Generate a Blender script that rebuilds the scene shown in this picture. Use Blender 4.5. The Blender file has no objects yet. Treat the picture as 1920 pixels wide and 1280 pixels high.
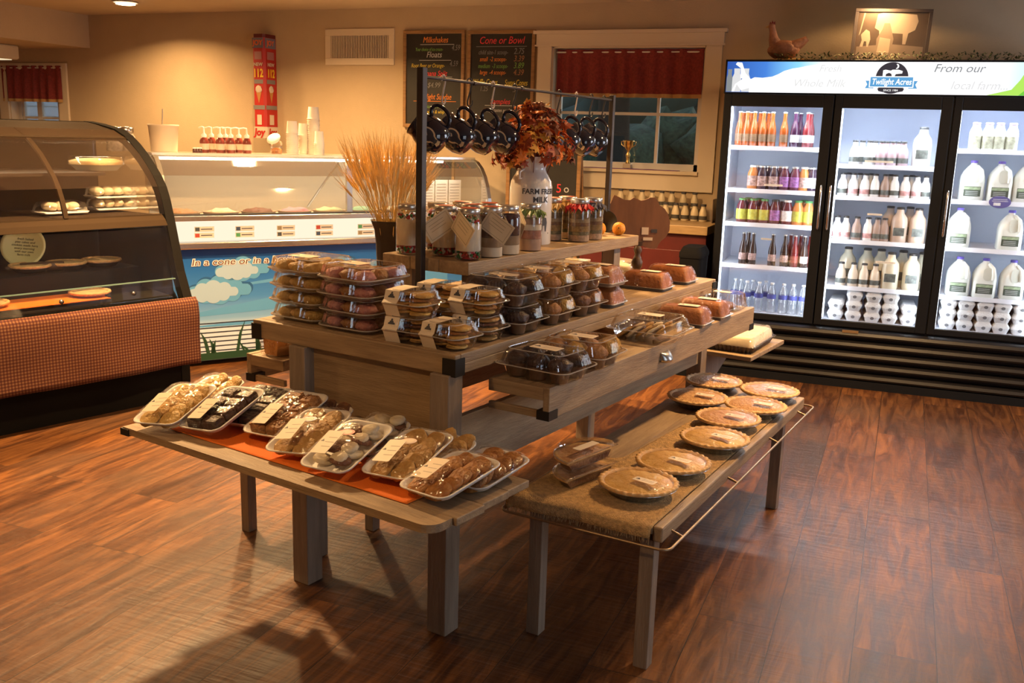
import bpy, math, random
from mathutils import Vector, Matrix, noise
# ---------------------------------------------------------------- camera
SC = bpy.context.scene
PI = math.pi; R_ = math.radians
F_PX, PIT, ROL, YAW, CH = 1780.0, R_(12.2), R_(1.74), R_(22), 1.55
_cp, _sp = math.cos(PIT), math.sin(PIT)
_F = Vector((0, _cp, -_sp)); _U0 = Vector((0, _sp, _cp)); _R0 = Vector((1, 0, 0))
_Rv = _R0*math.cos(ROL) + _U0*math.sin(ROL); _Uv = -_R0*math.sin(ROL) + _U0*math.cos(ROL)
_Z = Matrix.Rotation(YAW, 3, 'Z')
CR, CU, CF = _Z @ _Rv, _Z @ _Uv, _Z @ _F
CO = Vector((0, 0, CH))
cam = bpy.data.cameras.new('camera'); camo = bpy.data.objects.new('camera', cam)
SC.collection.objects.link(camo)
cam.sensor_fit = 'HORIZONTAL'; cam.sensor_width = 36; cam.lens = 36*F_PX/1920; cam.clip_start = .05; cam.clip_end = 60
camo.matrix_world = Matrix((( CR.x, CU.x, -CF.x, 0), (CR.y, CU.y, -CF.y, 0), (CR.z, CU.z, -CF.z, CH), (0, 0, 0, 1)))
SC.camera = camo
# ---------------------------------------------------------------- world + colour management
w = bpy.data.worlds.new('world'); SC.world = w; w.use_nodes = True
nt = w.node_tree; bg = nt.nodes['Background']
sky = nt.nodes.new('ShaderNodeTexSky'); sky.sky_type = 'NISHITA'; sky.sun_disc = False; sky.sun_elevation = R_(9)
nt.links.new(sky.outputs[0], bg.inputs[0]); bg.inputs[1].default_value = .45
vs = SC.view_settings; vs.view_transform = 'Standard'; vs.look = 'None'; vs.gamma = 1; vs.use_curve_mapping = False; vs.exposure = 0.12
WARM = (1.0, .60, .26); COOL = (.72, .80, 1.0)
CEIL = 2.55; WALLY = 7.2; RX = 2.6; LX = -8.6; FY = -2.2
def area(name, loc, rot, sx, sy, power, col, shape='RECTANGLE', spread=PI):
    l = bpy.data.lights.new(name, 'AREA'); l.shape = shape; l.size = sx; l.size_y = sy; l.energy = power; l.color = col; l.spread = spread
    o = bpy.data.objects.new(name, l); SC.collection.objects.link(o); o.location = loc; o.rotation_euler = rot
    return o
# ---------------------------------------------------------------- photo pixel -> point in the room
def ray(px, py): return CF + CR*((px-960)/F_PX) - CU*((py-640)/F_PX)
def at(px, py, z=0.0):
    d = ray(px, py); return CO + d*((z-CH)/d.z)
def on(px, py, p, n):
    d = ray(px, py); p = Vector(p); n = Vector(n); return CO + d*((p-CO).dot(n)/d.dot(n))
# recessed ceiling downlights (the lamps of the room); their visible cans are built further down
DOWN = [(-6.0, 5.35, .75), (-4.3, 5.9, 1.2), (at(235, 3, CEIL).x, at(235, 3, CEIL).y, .6), (-3.3, 3.7, 2.3), (-1.9, 4.9, 1.2), (.15, 4.5, 1.0),
        (-.28, 6.76, .12), (-5.3, 1.9, 1.25), (-1.8, .6, .28)]
for i, (x, y, s) in enumerate(DOWN):
    area('downlight_lamp', (x, y, CEIL-.035), (0, 0, 0), .15, .15, 62*s, WARM, 'DISK', R_(150))
# daylight through the shop front on the right, and from an added window
area('daylight_lamp', (RX-.12, 1.0, 1.35), (0, R_(90), 0), 1.7, 1.9, 17, COOL)
area('daylight_lamp', (RX-.05, 5.5, 1.5), (0, R_(90), 0), 1.2, 1.5, 34, COOL)  # added lamp, gives the clear lids bluish highlights
# ---------------------------------------------------------------- materials
MATS = {}
def _new(name):
    m = bpy.data.materials.new(name); m.use_nodes = True; MATS[name] = m
    return m, m.node_tree, m.node_tree.nodes['Principled BSDF']
def mat(name, col, rough=.5, metal=0, emit=None, es=0, noise_amt=0, nscale=20, bump=0, bscale=60, coat=0, col2=None, spec=None, stretch=None, trans=0):
    if name in MATS: return MATS[name]
    m, t, b = _new(name)
    b.inputs['Base Color'].default_value = (*col, 1); b.inputs['Roughness'].default_value = rough; b.inputs['Metallic'].default_value = metal
    if spec is not None: b.inputs['Specular IOR Level'].default_value = spec
    if coat: b.inputs['Coat Weight'].default_value = coat; b.inputs['Coat Roughness'].default_value = .06
    if trans: b.inputs['Transmission Weight'].default_value = trans
    if emit: b.inputs['Emission Color'].default_value = (*emit, 1); b.inputs['Emission Strength'].default_value = es
    if noise_amt or bump or col2:
        tc = t.nodes.new('ShaderNodeTexCoord'); mp = t.nodes.new('ShaderNodeMapping'); t.links.new(tc.outputs['Object'], mp.inputs[0])
        if stretch: mp.inputs['Scale'].default_value = stretch
    if noise_amt or col2:
        n = t.nodes.new('ShaderNodeTexNoise'); n.inputs['Scale'].default_value = nscale; n.inputs['Detail'].default_value = 6; n.inputs['Roughness'].default_value = .65
        t.links.new(mp.outputs[0], n.inputs['Vector'])
        r = t.nodes.new('ShaderNodeValToRGB'); r.color_ramp.elements[0].position = .33; r.color_ramp.elements[1].position = .68
        c2 = col2 or tuple(max(0, c*(1-noise_amt)) for c in col); c1 = col if col2 else tuple(min(1, c*(1+noise_amt*.6)) for c in col)
        r.color_ramp.elements[0].color = (*c2, 1); r.color_ramp.elements[1].color = (*c1, 1)
        t.links.new(n.outputs['Fac'], r.inputs[0]); t.links.new(r.outputs[0], b.inputs['Base Color'])
    if bump:
        n2 = t.nodes.new('ShaderNodeTexNoise'); n2.inputs['Scale'].default_value = bscale; n2.inputs['Detail'].default_value = 4
        t.links.new(mp.outputs[0], n2.inputs['Vector'])
        bp = t.nodes.new('ShaderNodeBump'); bp.inputs['Strength'].default_value = bump; bp.inputs['Distance'].default_value = .01
        t.links.new(n2.outputs['Fac'], bp.inputs['Height']); t.links.new(bp.outputs[0], b.inputs['Normal'])
    return m
def clear(name, tint=(1, 1, 1), base=.05, edge=.55, rough=.06, milky=0, mcol=(1, 1, 1)):
    if name in MATS: return MATS[name]
    m = bpy.data.materials.new(name); m.use_nodes = True; MATS[name] = m; t = m.node_tree; t.nodes.clear()
    out = t.nodes.new('ShaderNodeOutputMaterial'); tr = t.nodes.new('ShaderNodeBsdfTransparent'); gl = t.nodes.new('ShaderNodeBsdfGlossy')
    tr.inputs[0].default_value = (*tint, 1); gl.inputs['Roughness'].default_value = rough; gl.inputs[0].default_value = (.95, .95, .95, 1)
    lw = t.nodes.new('ShaderNodeLayerWeight'); lw.inputs[0].default_value = .35
    ma = t.nodes.new('ShaderNodeMath'); ma.operation = 'MULTIPLY_ADD'; ma.inputs[1].default_value = edge; ma.inputs[2].default_value = base
    t.links.new(lw.outputs['Fresnel'], ma.inputs[0]); mx = t.nodes.new('ShaderNodeMixShader')
    t.links.new(ma.outputs[0], mx.inputs[0]); t.links.new(gl.outputs[0], mx.inputs[2])
    if milky:
        df = t.nodes.new('ShaderNodeBsdfDiffuse'); df.inputs[0].default_value = (*mcol, 1); m2 = t.nodes.new('ShaderNodeMixShader'); m2.inputs[0].default_value = milky
        t.links.new(tr.outputs[0], m2.inputs[1]); t.links.new(df.outputs[0], m2.inputs[2]); t.links.new(m2.outputs[0], mx.inputs[1])
    else: t.links.new(tr.outputs[0], mx.inputs[1])
    t.links.new(mx.outputs[0], out.inputs[0]); return m
def emis(name, col, s):
    if name in MATS: return MATS[name]
    m = bpy.data.materials.new(name); m.use_nodes = True; MATS[name] = m; t = m.node_tree; t.nodes.clear()
    o = t.nodes.new('ShaderNodeOutputMaterial'); e = t.nodes.new('ShaderNodeEmission'); e.inputs[0].default_value = (*col, 1); e.inputs[1].default_value = s
    t.links.new(e.outputs[0], o.inputs[0]); return m
# ---------------------------------------------------------------- mesh builder
class MB:
    def __init__(s): s.v = []; s.f = []; s.m = []; s.sm = []; s.M = Matrix()
    def add(s, vs, fs, mi=0, smooth=False):
        b = len(s.v); M = s.M
        s.v += [M @ Vector(p) for p in vs]
        for f in fs: s.f.append([b+i for i in f]); s.m.append(mi); s.sm.append(smooth)
        return s
    def box(s, x0, x1, y0, y1, z0, z1, mi=0):
        vs = [(x0,y0,z0),(x1,y0,z0),(x1,y1,z0),(x0,y1,z0),(x0,y0,z1),(x1,y0,z1),(x1,y1,z1),(x0,y1,z1)]
        return s.add(vs, [(0,3,2,1),(4,5,6,7),(0,1,5,4),(1,2,6,5),(2,3,7,6),(3,0,4,7)], mi)
    def cbox(s, x, y, z, sx, sy, sz, mi=0): return s.box(x-sx/2, x+sx/2, y-sy/2, y+sy/2, z-sz/2, z+sz/2, mi)
    def loft(s, secs, mi=0, smooth=True, close=True, cap0=True, cap1=True):
        n = len(secs[0]); vs = [p for q in secs for p in q]; fs = []
        for i in range(len(secs)-1):
            for j in range(n if close else n-1):
                k = (j+1) % n; fs.append((i*n+j, i*n+k, (i+1)*n+k, (i+1)*n+j))
        s.add(vs, fs, mi, smooth)
        if cap0: s.add(secs[0], [tuple(range(n))[::-1]], mi, False)
        if cap1: s.add(secs[-1], [tuple(range(n))], mi, False)
        return s
    def lathe(s, prof, n=24, mi=0, c=(0, 0, 0), smooth=True, cap0=True, cap1=True):
        secs = [[(c[0]+r*math.cos(2*PI*j/n), c[1]+r*math.sin(2*PI*j/n), c[2]+z) for j in range(n)] for r, z in prof]
        return s.loft(secs, mi, smooth, True, cap0, cap1)
    def cyl(s, c, r, h, n=20, mi=0): return s.lathe([(r, 0), (r, h)], n, mi, c)
    def tube(s, pts, r, n=8, mi=0, closed=False, smooth=True):
        pts = [Vector(p) for p in pts]; secs = []; N = len(pts); up = None
        for i, p in enumerate(pts):
            a = pts[(i-1) % N] if (closed or i) else p; b = pts[(i+1) % N] if (closed or i < N-1) else p
            t = (b-a).normalized()
            if up is None: up = Vector((0, 0, 1)) if abs(t.z) < .9 else Vector((1, 0, 0))
            x = t.cross(up)
            if x.length < 1e-5: x = t.orthogonal()
            x.normalize(); y = x.cross(t).normalized(); up = y
            rr = r[i] if isinstance(r, (list, tuple)) else r
            secs.append([tuple(p + x*(rr*math.cos(2*PI*j/n)) + y*(rr*math.sin(2*PI*j/n))) for j in range(n)])
        if closed: secs.append(secs[0])
        return s.loft(secs, mi, smooth, True, not closed, not closed)
    def prism(s, pts, a, b, axis='z', mi=0, smooth=False):
        def P(u, v, w): return {'z': (u, v, w), 'y': (u, w, v), 'x': (w, u, v)}[axis]
        n = len(pts); vs = [P(u, v, a) for u, v in pts] + [P(u, v, b) for u, v in pts]
        fs = [(i, (i+1) % n, n+(i+1) % n, n+i) for i in range(n)]
        s.add(vs, fs, mi, smooth); s.add(vs, [tuple(range(n))[::-1], tuple(range(n, 2*n))], mi); return s
    def disc(s, c, r, h, seed=0, n=14, mi=0, tilt=(0, 0), lump=.12):
        # a cookie: a flat, lumpy round with a soft edge
        rnd = random.Random(seed); ph = rnd.random()*9
        prof = [(.55, 0), (.93, .08), (1, .35), (.93, .72), (.7, .95), (.35, 1.05)]
        T = Matrix.Translation(c) @ Matrix.Rotation(tilt[0], 4, 'X') @ Matrix.Rotation(tilt[1], 4, 'Y'); secs = []
        for rr, z in prof:
            q = []
            for j in range(n):
                a = 2*PI*j/n; k = 1+lump*noise.noise(Vector((math.cos(a)*1.3+ph, math.sin(a)*1.3, rr*1.5)))
                zz = z*h*(1+(.5*lump*4)*noise.noise(Vector((math.cos(a)*rr*2.5+ph, math.sin(a)*rr*2.5, 3.1))) if z > .3 else 1)
                q.append(tuple(T @ Vector((r*rr*k*math.cos(a), r*rr*k*math.sin(a), zz))))
            secs.append(q)
        s.loft(secs, mi, True, True, True, True); return s
    def blob(s, c, r, seed=0, mi=0, amp=.15, nu=12, nv=8, f=1.6):
        rx, ry, rz = r if isinstance(r, (tuple, list)) else (r, r, r); secs = []
        for i in range(1, nv):
            th = PI*i/nv; q = []
            for j in range(nu):
                a = 2*PI*j/nu; d = Vector((math.sin(th)*math.cos(a), math.sin(th)*math.sin(a), -math.cos(th)))
                k = 1+amp*noise.noise(d*f+Vector((seed*3.7, seed*1.3, 0)))*2
                q.append((c[0]+d.x*rx*k, c[1]+d.y*ry*k, c[2]+d.z*rz*k))
            secs.append(q)
        return s.loft(secs, mi, True)
    def build(s, name, mats, parent=None, loc=None, rot=0, bevel=0, label=None, kind=None):
        me = bpy.data.meshes.new(name); me.from_pydata([tuple(p) for p in s.v], [], s.f)
        if not isinstance(mats, (list, tuple)): mats = [mats]
        for m in mats: me.materials.append(m)
        me.polygons.foreach_set('material_index', s.m); me.polygons.foreach_set('use_smooth', s.sm); me.update()
        return link(name, me, parent, loc, rot, bevel, label, kind)
def _each(s, name, mats, parent=None, loc=None, rot=0, bevel=0, label=None, kind=None):
    """one object for every loose piece of the mesh (each bracket, rail, trim strip is a part of its own)"""
    par = list(range(len(s.v)))
    def fd(i):
        while par[i] != i: par[i] = par[par[i]]; i = par[i]
        return i
    for f in s.f:
        for i in f[1:]: par[fd(i)] = fd(f[0])
    grp = {}
    for k, f in enumerate(s.f): grp.setdefault(fd(f[0]), []).append(k)
    out = []
    for ks in grp.values():
        m = {}; b = MB()
        for k in ks:
            for i in s.f[k]:
                if i not in m: m[i] = len(b.v); b.v.append(s.v[i])
            b.f.append([m[i] for i in s.f[k]]); b.m.append(s.m[k]); b.sm.append(s.sm[k])
        out.append(b.build(name, mats, parent, loc, rot, bevel, label, kind))
    return out
MB.each = _each
def link(name, me, parent=None, loc=None, rot=0, bevel=0, label=None, kind=None):
    o = bpy.data.objects.new(name, me); SC.collection.objects.link(o)
    if parent is not None: o.parent = parent
    if loc is not None: o.location = loc
    if isinstance(rot, (tuple, list)): o.rotation_euler = rot
    elif rot: o.rotation_euler = (0, 0, rot)
    if bevel:
        b = o.modifiers.new('bevel', 'BEVEL'); b.width = bevel; b.segments = 2; b.limit_method = 'ANGLE'; b.angle_limit = R_(40)
    if label: o['label'] = label
    if kind: o['kind'] = kind
    return o
def thing(name, label, cat, loc=(0, 0, 0), rot=0, group=None):
    o = bpy.data.objects.new(name, None); SC.collection.objects.link(o); o.empty_display_size = .05
    o.location = loc; o.rotation_euler = rot if isinstance(rot, (tuple, list)) else (0, 0, rot)
    o['label'] = label; o['category'] = cat
    if group: o['group'] = group
    return o
def tag(o, label, cat, group=None, kind=None):
    o['label'] = label; o['category'] = cat
    if group: o['group'] = group
    if kind: o['kind'] = kind
    return o
def dup(root, loc=None, rot=None, label=None, group=None, scale=None):
    kids = {}
    for o in SC.collection.objects:
        if o.parent: kids.setdefault(o.parent.name, []).append(o)
    def cp(o, par):
        c = o.copy(); SC.collection.objects.link(c)
        if par: c.parent = par
        for k in kids.get(o.name, []): cp(k, c)
        return c
    r = cp(root, None)
    if loc is not None: r.location = loc
    if rot is not None: r.rotation_euler = rot if isinstance(rot, (tuple, list)) else (0, 0, rot)
    if scale: r.scale = (scale,)*3 if not isinstance(scale, tuple) else scale
    if label: r['label'] = label
    if group: r['group'] = group
    return r
USED = set()
def place(proto, loc, rot, label, group=None, scale=None):
    """first call moves the original, later calls copy it"""
    if proto.name not in USED:
        USED.add(proto.name); proto.location = loc; proto.rotation_euler = rot if isinstance(rot, (tuple, list)) else (0, 0, rot); proto['label'] = label
        if group: proto['group'] = group
        if scale: proto.scale = (scale,)*3 if not isinstance(scale, tuple) else scale
        return proto
    return dup(proto, loc, rot, label, group, scale)
class Frame:
    def __init__(s, o, deg): s.o = Vector(o); s.a = R_(deg); s.M = Matrix.Rotation(s.a, 3, 'Z')
    def w(s, x, y, z=0): return s.o + s.M @ Vector((x, y, z))
    def l(s, p): return s.M.transposed() @ (Vector(p)-s.o)
    def at(s, px, py, z): return s.l(at(px, py, z))
def rrect(sx, sy, r, z, n=4, dx=0, dy=0):
    pts = []; r = min(r, sx/2-1e-4, sy/2-1e-4)
    for cx, cy, a0 in ((sx/2-r, sy/2-r, 0), (-sx/2+r, sy/2-r, 90), (-sx/2+r, -sy/2+r, 180), (sx/2-r, -sy/2+r, 270)):
        for k in range(n+1):
            a = R_(a0+90*k/n); pts.append((dx+cx+r*math.cos(a), dy+cy+r*math.sin(a), z))
    return pts
_fonts = {}
def text(name, s, size, m, parent, loc, rot=(PI/2, 0, 0), align='CENTER', shear=0, extrude=.0012, sx=1, bold=0, label=None):
    c = bpy.data.curves.new('lettering', 'FONT'); c.body = s; c.size = size; c.align_x = align; c.align_y = 'CENTER'; c.shear = shear; c.extrude = extrude; c.offset = bold
    c.resolution_u = 3
    t = bpy.data.objects.new('tmp', c); SC.collection.objects.link(t)
    bpy.context.view_layer.update()
    me = bpy.data.meshes.new_from_object(t.evaluated_get(bpy.context.evaluated_depsgraph_get()))
    bpy.data.objects.remove(t); me.materials.clear(); me.materials.append(m)
    o = link(name, me, parent, loc, rot, 0, label); o.scale = (sx, 1, 1); return o
# ================================================================ THE ROOM
def wall_mat(name, c):
    return mat(name, c, .85, noise_amt=.05, nscale=3, bump=.15, bscale=90)
M_wall = wall_mat('tan_paint', (.50, .385, .245)); M_ceil = wall_mat('ceiling_paint', (.58, .47, .33))
M_trim = mat('cream_trim', (.68, .58, .44), .45)
def floor_mat():
    m, t, b = _new('plank_floor')
    N = t.nodes.new; L = t.links.new
    tc = N('ShaderNodeTexCoord'); mp = N('ShaderNodeMapping'); mp.inputs['Rotation'].default_value = (0, 0, R_(90)); L(tc.outputs['Object'], mp.inputs[0])
    br = N('ShaderNodeTexBrick'); br.inputs['Scale'].default_value = 1; br.inputs['Brick Width'].default_value = 1.25; br.inputs['Row Height'].default_value = .245
    br.inputs['Mortar Size'].default_value = .0016; br.inputs['Mortar Smooth'].default_value = .2; br.offset = .37; br.offset_frequency = 2
    br.inputs['Color1'].default_value = (0, 0, 0, 1); br.inputs['Color2'].default_value = (1, 1, 1, 1); br.inputs['Mortar'].default_value = (.5, .5, .5, 1)
    L(mp.outputs[0], br.inputs[0])
    # grain runs along the plank; every plank takes its own slice of the noise
    sep = N('ShaderNodeSeparateXYZ'); L(mp.outputs[0], sep.inputs[0]); cmb = N('ShaderNodeCombineXYZ')
    bw = N('ShaderNodeRGBToBW'); L(br.outputs[0], bw.inputs[0])
    mm = N('ShaderNodeMath'); mm.operation = 'MULTIPLY'; mm.inputs[1].default_value = 17; L(bw.outputs[0], mm.inputs[0])
    L(sep.outputs[0], cmb.inputs[0]); L(sep.outputs[1], cmb.inputs[1]); L(mm.outputs[0], cmb.inputs[2])
    m2 = N('ShaderNodeMapping'); m2.inputs['Scale'].default_value = (1.6, 13, 1); L(cmb.outputs[0], m2.inputs[0])
    n1 = N('ShaderNodeTexNoise'); n1.inputs['Scale'].default_value = 1.5; n1.inputs['Detail'].default_value = 9; n1.inputs['Roughness'].default_value = .68; n1.inputs['Distortion'].default_value = 1.1; L(m2.outputs[0], n1.inputs[0])
    r1 = N('ShaderNodeValToRGB'); e = r1.color_ramp.elements
    e[0].position = .27; e[0].color = (.026, .010, .004, 1); e[1].position = .78; e[1].color = (.25, .10, .026, 1)
    x = e.new(.45); x.color = (.075, .026, .008, 1); x = e.new(.58); x.color = (.15, .056, .014, 1); L(n1.outputs[0], r1.inputs[0])
    # per-plank tone
    hs = N('ShaderNodeHueSaturation'); mr = N('ShaderNodeMapRange'); mr.inputs[3].default_value = .68; mr.inputs[4].default_value = 1.28; L(bw.outputs[0], mr.inputs[0]); L(mr.outputs[0], hs.inputs['Value']); L(r1.outputs[0], hs.inputs['Color'])
    # worn grey-brown patches
    n3 = N('ShaderNodeTexNoise'); n3.inputs['Scale'].default_value = 1.1; n3.inputs['Detail'].default_value = 5; L(cmb.outputs[0], n3.inputs[0])
    r3 = N('ShaderNodeValToRGB'); r3.color_ramp.elements[0].position = .52; r3.color_ramp.elements[1].position = .72; r3.color_ramp.elements[0].color = (0, 0, 0, 1); r3.color_ramp.elements[1].color = (.55, .55, .55, 1); L(n3.outputs[0], r3.inputs[0])
    mx = N('ShaderNodeMixRGB'); mx.inputs[2].default_value = (.085, .052, .032, 1); L(r3.outputs[0], mx.inputs[0]); L(hs.outputs[0], mx.inputs[1])
    mo = N('ShaderNodeMixRGB'); mo.blend_type = 'MIX'; mo.inputs[2].default_value = (.02, .009, .005, 1); L(br.outputs['Fac'], mo.inputs[0]); L(mx.outputs[0], mo.inputs[1]); L(mo.outputs[0], b.inputs['Base Color'])
    # cross-grain saw marks and cathedral figure in the relief
    wv = N('ShaderNodeTexWave'); wv.inputs['Scale'].default_value = 3.2; wv.inputs['Distortion'].default_value = 16; wv.inputs['Detail'].default_value = 3; wv.inputs['Detail Scale'].default_value = 1.2; L(cmb.outputs[0], wv.inputs[0])
    m4 = N('ShaderNodeMapping'); m4.inputs['Scale'].default_value = (38, 3, 1); m4.inputs['Rotation'].default_value = (0, 0, R_(8)); L(cmb.outputs[0], m4.inputs[0])
    n4 = N('ShaderNodeTexNoise'); n4.inputs['Scale'].default_value = 1.6; n4.inputs['Detail'].default_value = 3; L(m4.outputs[0], n4.inputs[0])
    ad = N('ShaderNodeMath'); ad.operation = 'MULTIPLY_ADD'; ad.inputs[1].default_value = .16; L(wv.outputs['Fac'], ad.inputs[0]); L(n4.outputs[0], ad.inputs[2])
    a2 = N('ShaderNodeMath'); a2.operation = 'MULTIPLY_ADD'; a2.inputs[1].default_value = .8; L(n1.outputs[0], a2.inputs[0]); L(ad.outputs[0], a2.inputs[2])
    a3 = N('ShaderNodeMath'); a3.operation = 'MULTIPLY_ADD'; a3.inputs[1].default_value = -1.2; L(br.outputs['Fac'], a3.inputs[0]); L(a2.outputs[0], a3.inputs[2])
    bp = N('ShaderNodeBump'); bp.inputs['Strength'].default_value = .38; bp.inputs['Distance'].default_value = .006; L(a3.outputs[0], bp.inputs['Height']); L(bp.outputs[0], b.inputs['Normal'])
    rr = N('ShaderNodeMapRange'); rr.inputs[3].default_value = .30; rr.inputs[4].default_value = .52; L(n1.outputs[0], rr.inputs[0]); L(rr.outputs[0], b.inputs['Roughness'])
    b.inputs['Specular IOR Level'].default_value = .42
    return m
def struct(name, mb, m, **k):
    o = mb.build(name, m, **k); o['kind'] = 'structure'; return o
struct('floor', MB().box(LX, RX, FY, WALLY, -.1, 0), floor_mat())
struct('ceiling', MB().box(LX, RX, FY, WALLY, CEIL, CEIL+.1), M_ceil)
wat = lambda px, py, d=0: on(px, py, (0, WALLY-d, 0), (0, 1, 0))
# back wall with two window openings
W1 = dict(x0=wat(1032, 200).x, x1=wat(1318, 200).x, z0=1.315, z1=2.235)
W2 = dict(x0=-8.45, x1=wat(113, 180).x, z0=1.25, z1=2.05)
b = MB(); T_ = .16
def wall_y(b, y0, y1, x0, x1, wins):
    xs = x0
    for q in sorted(wins, key=lambda q: q['x0']):
        b.box(xs, q['x0'], y0, y1, 0, CEIL); b.box(q['x0'], q['x1'], y0, y1, 0, q['z0']); b.box(q['x0'], q['x1'], y0, y1, q['z1'], CEIL); xs = q['x1']
    b.box(xs, x1, y0, y1, 0, CEIL)
wall_y(b, WALLY, WALLY+T_, LX, RX, [W1, W2]); struct('wall_back', b, M_wall)
struct('wall_left', MB().box(LX-T_, LX, FY, WALLY, 0, CEIL), M_wall)
struct('wall_front', MB().box(LX, RX, FY-T_, FY, 0, CEIL), M_wall)
# right wall: a glazed shop door lets daylight in, plus an added unseen window
b = MB(); b.box(RX, RX+T_, FY, .0, 0, CEIL); b.box(RX, RX+T_, 2.0, 4.75, 0, CEIL); b.box(RX, RX+T_, 6.25, WALLY, 0, CEIL); b.box(RX, RX+T_, 4.75, 6.25, 0, .9); b.box(RX, RX+T_, 4.75, 6.25, 2.1, CEIL); b.box(RX, RX+T_, 0, 2.0, 2.15, CEIL); struct('wall_right', b, M_wall)
M_glass = clear('window_glass', base=.04, edge=.6, rough=.02)
b = MB()
for y in (.0, .96, 1.94): b.box(RX+.03, RX+.1, y, y+.06, 0, 2.15)
b.box(RX+.03, RX+.1, 0, 2, 2.09, 2.15); b.box(RX+.03, RX+.1, 0, 2, 0, .12)
d3 = struct('door_1', b, mat('door_frame_dark', (.05, .05, .055), .4))
MB().box(RX+.06, RX+.066, .05, 1.95, .1, 2.1).build('pane', M_glass, d3)
MB().tube([(RX+.0, .9, .95), (RX-.04, .9, .97), (RX-.04, .9, 1.25), (RX+.0, .9, 1.27)], .01).build('handle', mat('steel', (.6, .6, .6), .3, 1), d3)
b = MB(); y0_, y1_ = 4.75, 6.25  # unseen window, added to go with the lid-highlight lamp
for y in (y0_, (y0_+y1_)/2-.02, y1_-.04): b.box(RX+.03, RX+.09, y, y+.04, .9, 2.1)
b.box(RX+.03, RX+.09, y0_, y1_, .9, .94); b.box(RX+.03, RX+.09, y0_, y1_, 2.06, 2.1); b.box(RX-.02, RX+.03, y0_-.04, y1_+.04, .86, .9)
w3 = struct('added_window', b, M_trim); MB().box(RX+.055, RX+.061, y0_+.03, y1_-.03, .93, 2.07).build('pane', M_glass, w3)
# soffit along the left side, white light fitting hanging under it
sx = wat(165, 30).x
struct('trim_1', MB().box(LX, sx, 2.2, WALLY, 2.25, CEIL), M_wall)
for q, nm in ((W1, 'window_1'), (W2, 'window_2')):
    x0, x1, z0, z1 = q['x0'], q['x1'], q['z0'], q['z1']; c = .115; b = MB(); y = WALLY
    b.box(x0-c, x0, y-.022, y, z0-c-.02, z1); b.box(x1, x1+c, y-.022, y, z0-c-.02, z1); b.box(x0, x1, y-.022, y, z0-c-.02, z0-.013)
    if nm == 'window_1':
        b.box(x0-c-.01, x1+c+.01, y-.03, y, z1, z1+.09); b.box(x0-c-.03, x1+c+.03, y-.05, y, z1+.09, z1+.115); b.box(x0-c-.02, x1+c+.02, y-.036, y-.03, z1-.0, z1+.012)
    else: b.box(x0-c, x1+c, y-.022, y, z1, z1+.06)
    # jambs and sill board inside the opening
    b.box(x0, x0+.012, y, y+.13, z0, z1); b.box(x1-.012, x1, y, y+.13, z0, z1); b.box(x0, x1, y, y+.13, z1-.012, z1)
    wo = struct(nm, b, M_trim)
    MB().box(x0+.0005, x1-.0005, y-.045, y+.155, z0-.012, z0+.0125).build('sill', M_trim, wo)
    b = MB(); a0, a1, e0, e1 = x0+.012, x1-.012, z0+.012, z1-.012; yy = y+.085
    b.box(a0, a0+.045, yy, yy+.035, e0, e1); b.box(a1-.045, a1, yy, yy+.035, e0, e1); b.box(a0, a1, yy, yy+.035, e0, e0+.05); b.box(a0, a1, yy, yy+.035, e1-.04, e1)
    zc = wat(1200, 213).z if nm == 'window_1' else e0+.42*(e1-e0)
    b.box(a0, a1, yy+.006, yy+.03, zc-.011, zc+.011)
    for px in ((1140, 1226) if nm == 'window_1' else (34, 64, 100)):
        xx = wat(px, 250).x; h = .011 if px != 64 else .03; b.box(xx-h, xx+h, yy+.004, yy+.032, e0, e1)
    b.build('sash', mat('sash_white', (.62, .6, .58), .4), wo)
    MB().box(a0+.02, a1-.02, yy+.014, yy+.02, e0+.02, e1-.02).build('pane', M_glass, wo)
# ---- outdoors seen through the windows
M_grass = mat('lawn_green', (.05, .11, .03), .9, noise_amt=.5, nscale=4)
tag(MB().box(-26, 12, WALLY+.3, 34, -.3, -.06).build('lawn', M_grass), 'green lawn outside the windows', 'lawn', kind='stuff')
t = thing('tree', 'dark tree with a broad trunk on the lawn outside the right window', 'tree', (-3.9, 13.2, -.055))
MB().tube([(0, 0, 0), (.03, 0, 1.2), (-.05, .1, 2.6), (.1, 0, 4)], [.30, .24, .22, .16], 12).build('trunk', mat('bark', (.03, .022, .016), .95, bump=.6, bscale=20), t)
rnd = random.Random(5); b = MB()
for i in range(26): b.blob((rnd.uniform(-2.6, 2.6), rnd.uniform(-1.2, 1.8), rnd.uniform(3.3, 5.2)), rnd.uniform(.5, .9), i, 0, .3, 10, 7, 2.2)
b.build('crown', mat('foliage_dark', (.06, .085, .045), .9, noise_amt=.6, nscale=9, bump=1, bscale=16), t)
b = MB()
for i in range(22): b.blob((-11+i*.9, 20+rnd.uniform(-.8, .8), rnd.uniform(.6, 1.5)), rnd.uniform(.6, .9), i+40, 0, .3, 10, 7, 2.2)
tag(b.build('hedge', MATS['foliage_dark']), 'dark hedge far across the lawn behind the tree', 'hedge', kind='stuff')
M_side = mat('siding', (.42, .5, .6), .7)
b = MB(); rnd = random.Random(77)
for i in range(30): b.blob((-16+i*.95, 27+rnd.uniform(-1, 1), rnd.uniform(1.2, 3.4)), rnd.uniform(1.0, 1.9), i+90, 0, .3, 12, 8, 2.6)
tag(b.build('treeline', mat('foliage_far', (.05, .065, .05), .9)), 'distant dark treeline beyond the lawn', 'trees', kind='stuff')
hs = thing('house', 'pale blue sided house close outside the left window', 'house', (-9.6, 10.4, -.05))
b = MB()
for k in range(24): b.prism([(0, k*.14), (-.02, k*.14), (0, k*.14+.14)], -3.2, 1.8, 'x')
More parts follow.
